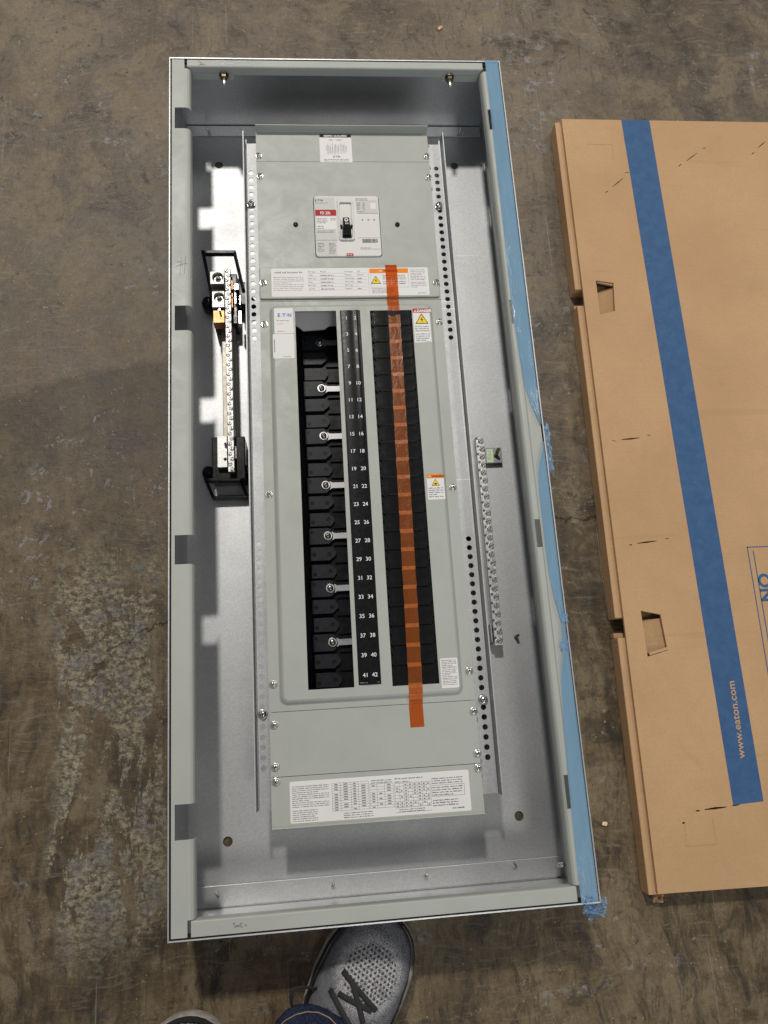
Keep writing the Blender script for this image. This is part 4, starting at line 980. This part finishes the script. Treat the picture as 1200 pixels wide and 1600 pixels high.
crumple('loose_film_fold', (*W(881, 1008, ZF + .003), ZF + .0035), .012, .012, .0022, 10, 9)
crumple('loose_film_fold', (*W(931, 1416, .146), .146), .034, .022, .0050, 12, 20, .006, -.25)
crumple('loose_film_fold', (*W(926, 1426, .138), .138), .014, .018, .0045, 13, 15, .004)

# ------------------------------------------------------------------ flat cardboard carton
CZ = .034
ct = thing('cardboard_carton', 'large flat brown cardboard carton with a blue printed stripe, lying right of the enclosure', 'carton', (.88, .59, 0), 0.0)
cl = [W(877.5, 186, CZ), W(1028, 1397, CZ)]                       # left edge of the top sheet, far and near
cdir = Vector((cl[0][0] - cl[1][0], cl[0][1] - cl[1][1])); CL = cdir.length; cdir.normalize(); cn_ = Vector((cdir.y, -cdir.x)); c0 = Vector(cl[1])
CWD = .560
ct.location = (c0.x, c0.y, 0); ct.rotation_euler = (0, 0, math.atan2(cdir.y, cdir.x) - math.pi / 2)
def cp(u, v, z=CZ):
    d = Vector(W(u, v, z)) - c0; return (d.dot(cn_), d.dot(cdir))
def cb(mb, name, mats, parent=ct, **k):
    """carton parts are written in the carton's own frame"""
    o = mb.build(name, mats, None, loc=(0, 0, 0), **k); o.parent = parent; return o
hole_px = [[(931, 438), (958.5, 442), (961, 486), (937.5, 491)], [(1001, 954), (1032, 960), (1043, 1016), (1012, 1026)]]
holes = [[cp(*q) for q in h_] for h_ in hole_px]
def slit(u0, v0, u1, v1, w=.0009):
    a, b = Vector(cp(u0, v0)), Vector(cp(u1, v1)); d = (b - a).normalized(); n_ = Vector((-d.y, d.x)) * w
    return [tuple(a + n_ * .4), tuple((a + b) / 2 + n_), tuple(b + n_ * .4), tuple(b - n_ * .4), tuple((a + b) / 2 - n_), tuple(a - n_ * .4)]
slits = [slit(*s_) for s_ in ((946, 301, 950, 298), (957, 292, 974, 278), (976, 270, 983, 269), (1060, 260, 1065, 256), (1072, 252, 1089, 239), (1098, 232, 1103, 231), (1174, 241, 1179, 238), (1184, 231, 1196, 221),
    (956, 688, 964, 690, .0006), (971, 687, 999, 684, .0014), (1011, 680, 1017, 680, .0006), (983, 851.5, 988, 851), (996, 849, 1026, 845, .0012), (1039, 842, 1045, 841, .0006), (1087, 1267, 1094, 1267, .0012), (1101, 1265, 1135, 1261, .0016), (1144, 1259, 1156, 1257, .0012), (1066, 1286, 1071, 1286, .0015))]
top = MB(); top.plate([(0, 0), (CWD, -.002), (CWD, CL + .001), (0, CL)], holes + slits, CZ - .0042, CZ, 0)
top_o = cb(top, 'top_sheet', ['kraft'])
# score lines of tabs that were not punched out
sc_ = MB()
for pts in (((917.5, 228), (917.5, 225), (957, 226), (958, 250)), ((1070, 1283), (1072, 1323), (1120, 1319), (1113, 1279))):
    q = [cp(*a) for a in pts]
    for a, b in zip(q[:-1], q[1:]):
        a, b = Vector(a), Vector(b); d = (b - a).normalized(); n_ = Vector((-d.y, d.x)) * .00035; sc_.add([(*(a + n_), CZ + .0001), (*(a - n_), CZ + .0001), (*(b - n_), CZ + .0001), (*(b + n_), CZ + .0001)], [(0, 1, 2, 3)], 0)
cb(sc_, 'score_line', 'kraft_edge', top_o, recalc=False)
# folded-in tabs below the hand holes
for (u0, v0, u1, v1), hh_ in (((938, 446, 962, 484), 0), ((1010, 966, 1041, 1018), 1)):
    a, b = cp(u0, v0), cp(u1, v1); m2 = MB(); m2.add([(a[0], a[1], CZ - .020), (b[0] + .004, a[1], CZ - .006), (b[0] + .004, b[1], CZ - .006), (a[0], b[1], CZ - .020)], [(0, 1, 2, 3)], 0)
    m2.add([(a[0], a[1], CZ - .023), (b[0] + .004, a[1], CZ - .009), (b[0] + .004, b[1], CZ - .009), (a[0], b[1], CZ - .023)], [(3, 2, 1, 0)], 0); cb(m2, 'folded_tab', 'kraft', top_o)
a = cp(1014, 1022); b = cp(1043, 1013); m2 = MB(); m2.bar([(a[0], a[1], CZ + .002), (b[0], b[1], CZ + .002)], .004, .004); cb(m2, 'torn_lip', 'kraft', top_o, bevel=.001)
a = cp(934, 440); b = cp(958, 445); m2 = MB(); m2.bar([(a[0], a[1] + .001, CZ - .002), (b[0], b[1] + .001, CZ - .002)], .003, .003); cb(m2, 'torn_lip', 'kraft_edge', top_o)
# tray below: left wall with gaps at the punched slots, floor
LX = -.0105; side_z = CZ - .0058
g = [(cp(905, 447)[1] - .003, cp(905, 490)[1]), (cp(970, 965)[1], cp(975, 1015)[1])]
tr_ = MB(); yy = CL - .002
for a, b in g: tr_.box(LX, .020, a, yy, .0008, side_z); yy = a + (b - a) * .62
tr_.box(LX, .020, -.002, yy, .0008, side_z)
for a, b in g: tr_.box(LX + .0002, .018, a + (b - a) * .615, a + (b - a) * .45, .0008, .014)
tr_.box(.0204, CWD, .004, CL - .004, .0008, .006); tr_.box(.0204, CWD, .001, .0038, .0008, side_z - .0004); tr_.box(.0204, CWD, CL - .0045, CL - .002, .0008, side_z - .0004); tr_.box(CWD - .004, CWD + .0002, .004, CL - .005, .0062, side_z - .0004)
cb(tr_, 'tray', 'kraft', bevel=.0018)
# second layer edge between tray wall and top sheet
ed = MB(); ed.box(.0012, CWD - .006, .0010, CL - .003, side_z + .0002, CZ - .0044); ed_o = None
ed = MB(); yy = CL - .003
for a, b in g: ed.box(-.0005, .0195, a + .003, yy, side_z + .0002, CZ - .0044); yy = b - .003
ed.box(-.0005, .0195, .0015, yy, side_z + .0002, CZ - .0044); cb(ed, 'inner_flap', 'kraft_edge')
# loose torn paper at the near corner
m2 = MB(); rgc = random.Random(4); a = cp(1028, 1402, .01)
m2.rings([[(a[0] + (i - 2) * .0035 + rgc.uniform(-.001, .001), a[1] + (j - 2) * .003, .012 + rgc.uniform(-.004, .004)) for i in range(5)] for j in range(5)], 0, False, False, False); cb(m2, 'torn_paper', 'kraft', top_o)
# blue print
pr = MB(); q = [cp(970.5, 187.3), cp(1014.5, 187.6), cp(1193, 1252), cp(1145.5, 1258)]
pr.poly(q, CZ + .00012, 0)
a, b = Vector(cp(1164, 1185)), Vector(cp(1147, 1064)); an = math.atan2((b - a).y, (b - a).x)
pr.text('www.eaton.com', a.x, a.y, CZ + .00030, .0105, 1, width=(b - a).length, rot=an, bold=.012)
def pline(pts, w):
    for a, b in zip(pts[:-1], pts[1:]):
        a, b = Vector(a), Vector(b); d = (b - a).normalized(); n_ = Vector((-d.y, d.x)) * w / 2
        pr.add([(*(a - d * w / 2 + n_), CZ + .00012), (*(a - d * w / 2 - n_), CZ + .00012), (*(b + d * w / 2 - n_), CZ + .00012), (*(b + d * w / 2 + n_), CZ + .00012)], [(0, 1, 2, 3)], 0)
A_ = cp(1167.5, 855); bx_r = CWD - .10; Blow = A_[1] - .36
pline([(bx_r, A_[1]), A_, (A_[0], Blow), (bx_r, Blow), (bx_r, A_[1])], .0016)
i_ = cp(1177, 861); pline([(i_[0], i_[1]), (i_[0], Blow + .008)], .0016)
pr.text('NO', cp(1209, 939)[0], cp(1209, 939)[1], CZ + .00012, .020, 0, rot=math.pi / 2, bold=.03)
cb(pr, 'blue_print', ['box_blue', 'kraft'], top_o, recalc=False)

# ------------------------------------------------------------------ scraps on the floor
def scrap(u, v, w, l, rot, mat, label, seed):
    x, y = W(u, v, .002); r_ = random.Random(seed); mb = MB(); c, s_ = math.cos(rot), math.sin(rot)
    pts = [(a * w, b * l) for a, b in ((-.5, -.45), (.35, -.5), (.5, .1), (.42, .5), (-.3, .46), (-.52, .05))]
    mb.prism([(x + a * c - b * s_, y + a * s_ + b * c) for a, b in pts], .0002, .0030); o = mb.build('floor_scrap', mat, bevel=.0006); return tag(o, label, 'scrap', 'scraps on the floor')
scrap(687.5, 43.5, .011, .006, .7, 'chip', 'small brown wood chip on the floor beyond the far end of the enclosure', 1)
scrap(945, 1287, .0075, .0055, -.2, 'pink_chip', 'tiny pale pinkish chip on the floor between the blue film and the carton', 2)

# ------------------------------------------------------------------ person: shoes and jeans at the near end
per = thing('person', 'person in dark jeans and grey knit sneakers standing at the near end of the enclosure', 'person', (.12, -.30, 0))
SEC = [  # s along (0 heel .. 1 toe), half width inner and outer side, top height
    (0.00, .012, .012, .070), (.03, .028, .028, .082), (.10, .037, .036, .092), (.22, .040, .039, .098), (.36, .044, .042, .097), (.48, .051, .048, .090), (.60, .058, .054, .080), (.72, .061, .059, .069), (.82, .058, .059, .061), (.89, .051, .054, .055), (.94, .0415, .045, .050), (.970, .031, .034, .045), (.985, .0225, .025, .041), (.994, .0145, .0160, .037), (.9985, .007, .008, .033), (1.0, .001, .001, .030)]
LEN = .328
def shoe_h(s, t, side):
    for a, b in zip(SEC[:-1], SEC[1:]):
        if a[0] <= s <= b[0]:
            k = (s - a[0]) / (b[0] - a[0]); q = [a[i] + (b[i] - a[i]) * k for i in range(4)]; break
    wl_, wr = (q[1], q[2]) if side > 0 else (q[2], q[1]); x = (t * wr if t > 0 else t * wl_) * .96
    z = .022 + (q[3] - .022) * (1 - abs(t) ** 2.6) ** .62
    return (x + .012 * side * math.sin(math.pi * s) * 0, (s - .5) * LEN, z)
def shoe(loc, rz, side):
    up_ = MB(); rows_ = []; N = 22
    ss = [0, .012, .03, .06, .10, .16, .22, .29, .36, .42, .48, .54, .60, .66, .72, .77, .82, .86, .90, .93, .945, .9575, .97, .9775, .985, .9895, .994, .9965, .9985, 1.0]
    for s in ss: rows_.append([shoe_h(s, -1 + 2 * i / N, side) for i in range(N + 1)])
    up_.rings(rows_, 0, False, False, True)
    u = up_.build('shoe', 'knit', None, loc=(loc[0] - per.location.x, loc[1] - per.location.y, 0)); u.parent = per; u.rotation_euler = (0, 0, rz)
    so = MB(); out = [];
    for s in ss: out.append((s, *[shoe_h(s, t, side) for t in (-1, 1)]))
    def sring(grow, z):
        P_ = [Vector((p[0], p[1])) for _, p, _ in out] + [Vector((p[0], p[1])) for _, _, p in out][::-1]; n_ = len(P_); res = []
        for i in range(n_):
            d = P_[(i + 2) % n_] - P_[i - 2]; d.normalize(); q_ = P_[i] + Vector((-d.y, d.x)) * grow; res.append((q_.x, q_.y, z))
        return res
    so.rings([sring(.001, .0004), sring(.0035, .006), sring(.0042, .016), sring(.0036, .024), sring(.0022, .0275), sring(.0002, .0275)], 0, True, True, True)
    o = so.build('sole', 'sole', None, loc=(0, 0, 0)); o.parent = u
    rd = MB(); rows2 = []
    for zz, gr in ((.0265, .0030), (.034, .0020), (.038, .0006)): rows2.append(sring(gr, zz))
    rd.rings(rows2, 0, True, False, True); o = rd.build('rand', 'lace', None, loc=(0, 0, 0)); o.parent = u
    def on(s, t, lift=.002):
        p_ = shoe_h(s, t, side); return (p_[0], p_[1], p_[2] + lift)
    m_ = side
    for pa, pb in (((.775, -.56), (.705, .40)), ((.70, -.66), (.615, .10)), ((.705, -.48), (.70, .30)), ((.755, -.28), (.655, .22)), ((.655, .45), (.60, -.10)), ((.635, -.62), (.585, .30))):
        pts = [on(pa[0] + (pb[0] - pa[0]) * k / 8, m_ * (pa[1] + (pb[1] - pa[1]) * k / 8), .0022) for k in range(9)]
        lc = MB(); lc.tube(pts, .0034, 8, 0, .35); o = lc.build('lace', 'lace', None, loc=(0, 0, 0)); o.parent = u
    b0 = on(.60, -.92 * m_, .002); pts = [(b0[0] - m_ * .026 * math.sin(math.pi * k / 10) - m_ * .006 * k / 10, b0[1] + .022 - .044 * k / 10 + .012 * math.sin(math.pi * k / 10), b0[2] - .002 + .014 * math.sin(math.pi * k / 10)) for k in range(11)]
    lc = MB(); lc.tube(pts, .0018, 8, 0, 1); o = lc.build('lace', 'lace', None, loc=(0, 0, 0)); o.parent = u
    return u
def leg(cuff, knee, seed):
    mb = MB(); rr = []; r_ = random.Random(seed); n = 28; P0 = Vector(cuff); P1 = Vector(knee)
    for k, (f, rad) in enumerate(((-.012, .068), (0.0, .072), (.02, .0735), (.055, .0715), (.062, .070), (.12, .071), (.2, .070), (.35, .072), (.55, .076), (.8, .078), (1.0, .080), (1.0, .05))):
        c = P0 + (P1 - P0) * f; ring_ = []
        for i in range(n):
            a = 2 * math.pi * i / n; w_ = 1 + .035 * math.sin(3 * a + k * .9) + .02 * math.sin(5 * a - k * 1.3)
            ring_.append((c.x + rad * .82 * w_ * math.cos(a), c.y + rad * w_ * math.sin(a), c.z + .004 * math.sin(2 * a + seed)))
        rr.append(ring_)
    mb.rings(rr, 0, True, False, True); o = mb.build('trouser_leg', 'denim', per)
    st = MB(); st.tube([(x, y, z + .0005) for x, y, z in [((a[0] - P0.x) * 1.012 + P0.x, (a[1] - P0.y) * 1.012 + P0.y, a[2]) for a in rr[3]]], .0007, 6, 0, 1, closed=True); s2 = st.build('hem_stitch', 'thread', o)
    return o
rz = -math.radians(27); toe = Vector((.260, -.019)); c = toe - Vector((-math.sin(rz), math.cos(rz))) * LEN / 2
shoe(c, rz, 1)
rz2 = math.radians(12); toe = Vector((-.008, -.1180)); c2 = toe - Vector((-math.sin(rz2), math.cos(rz2))) * LEN / 2
shoe(c2, rz2, -1)
leg((.155, -.170, .075), (.120, -.235, .50), 1)
leg((.010, -.330, .075), (.030, -.340, .50), 2)
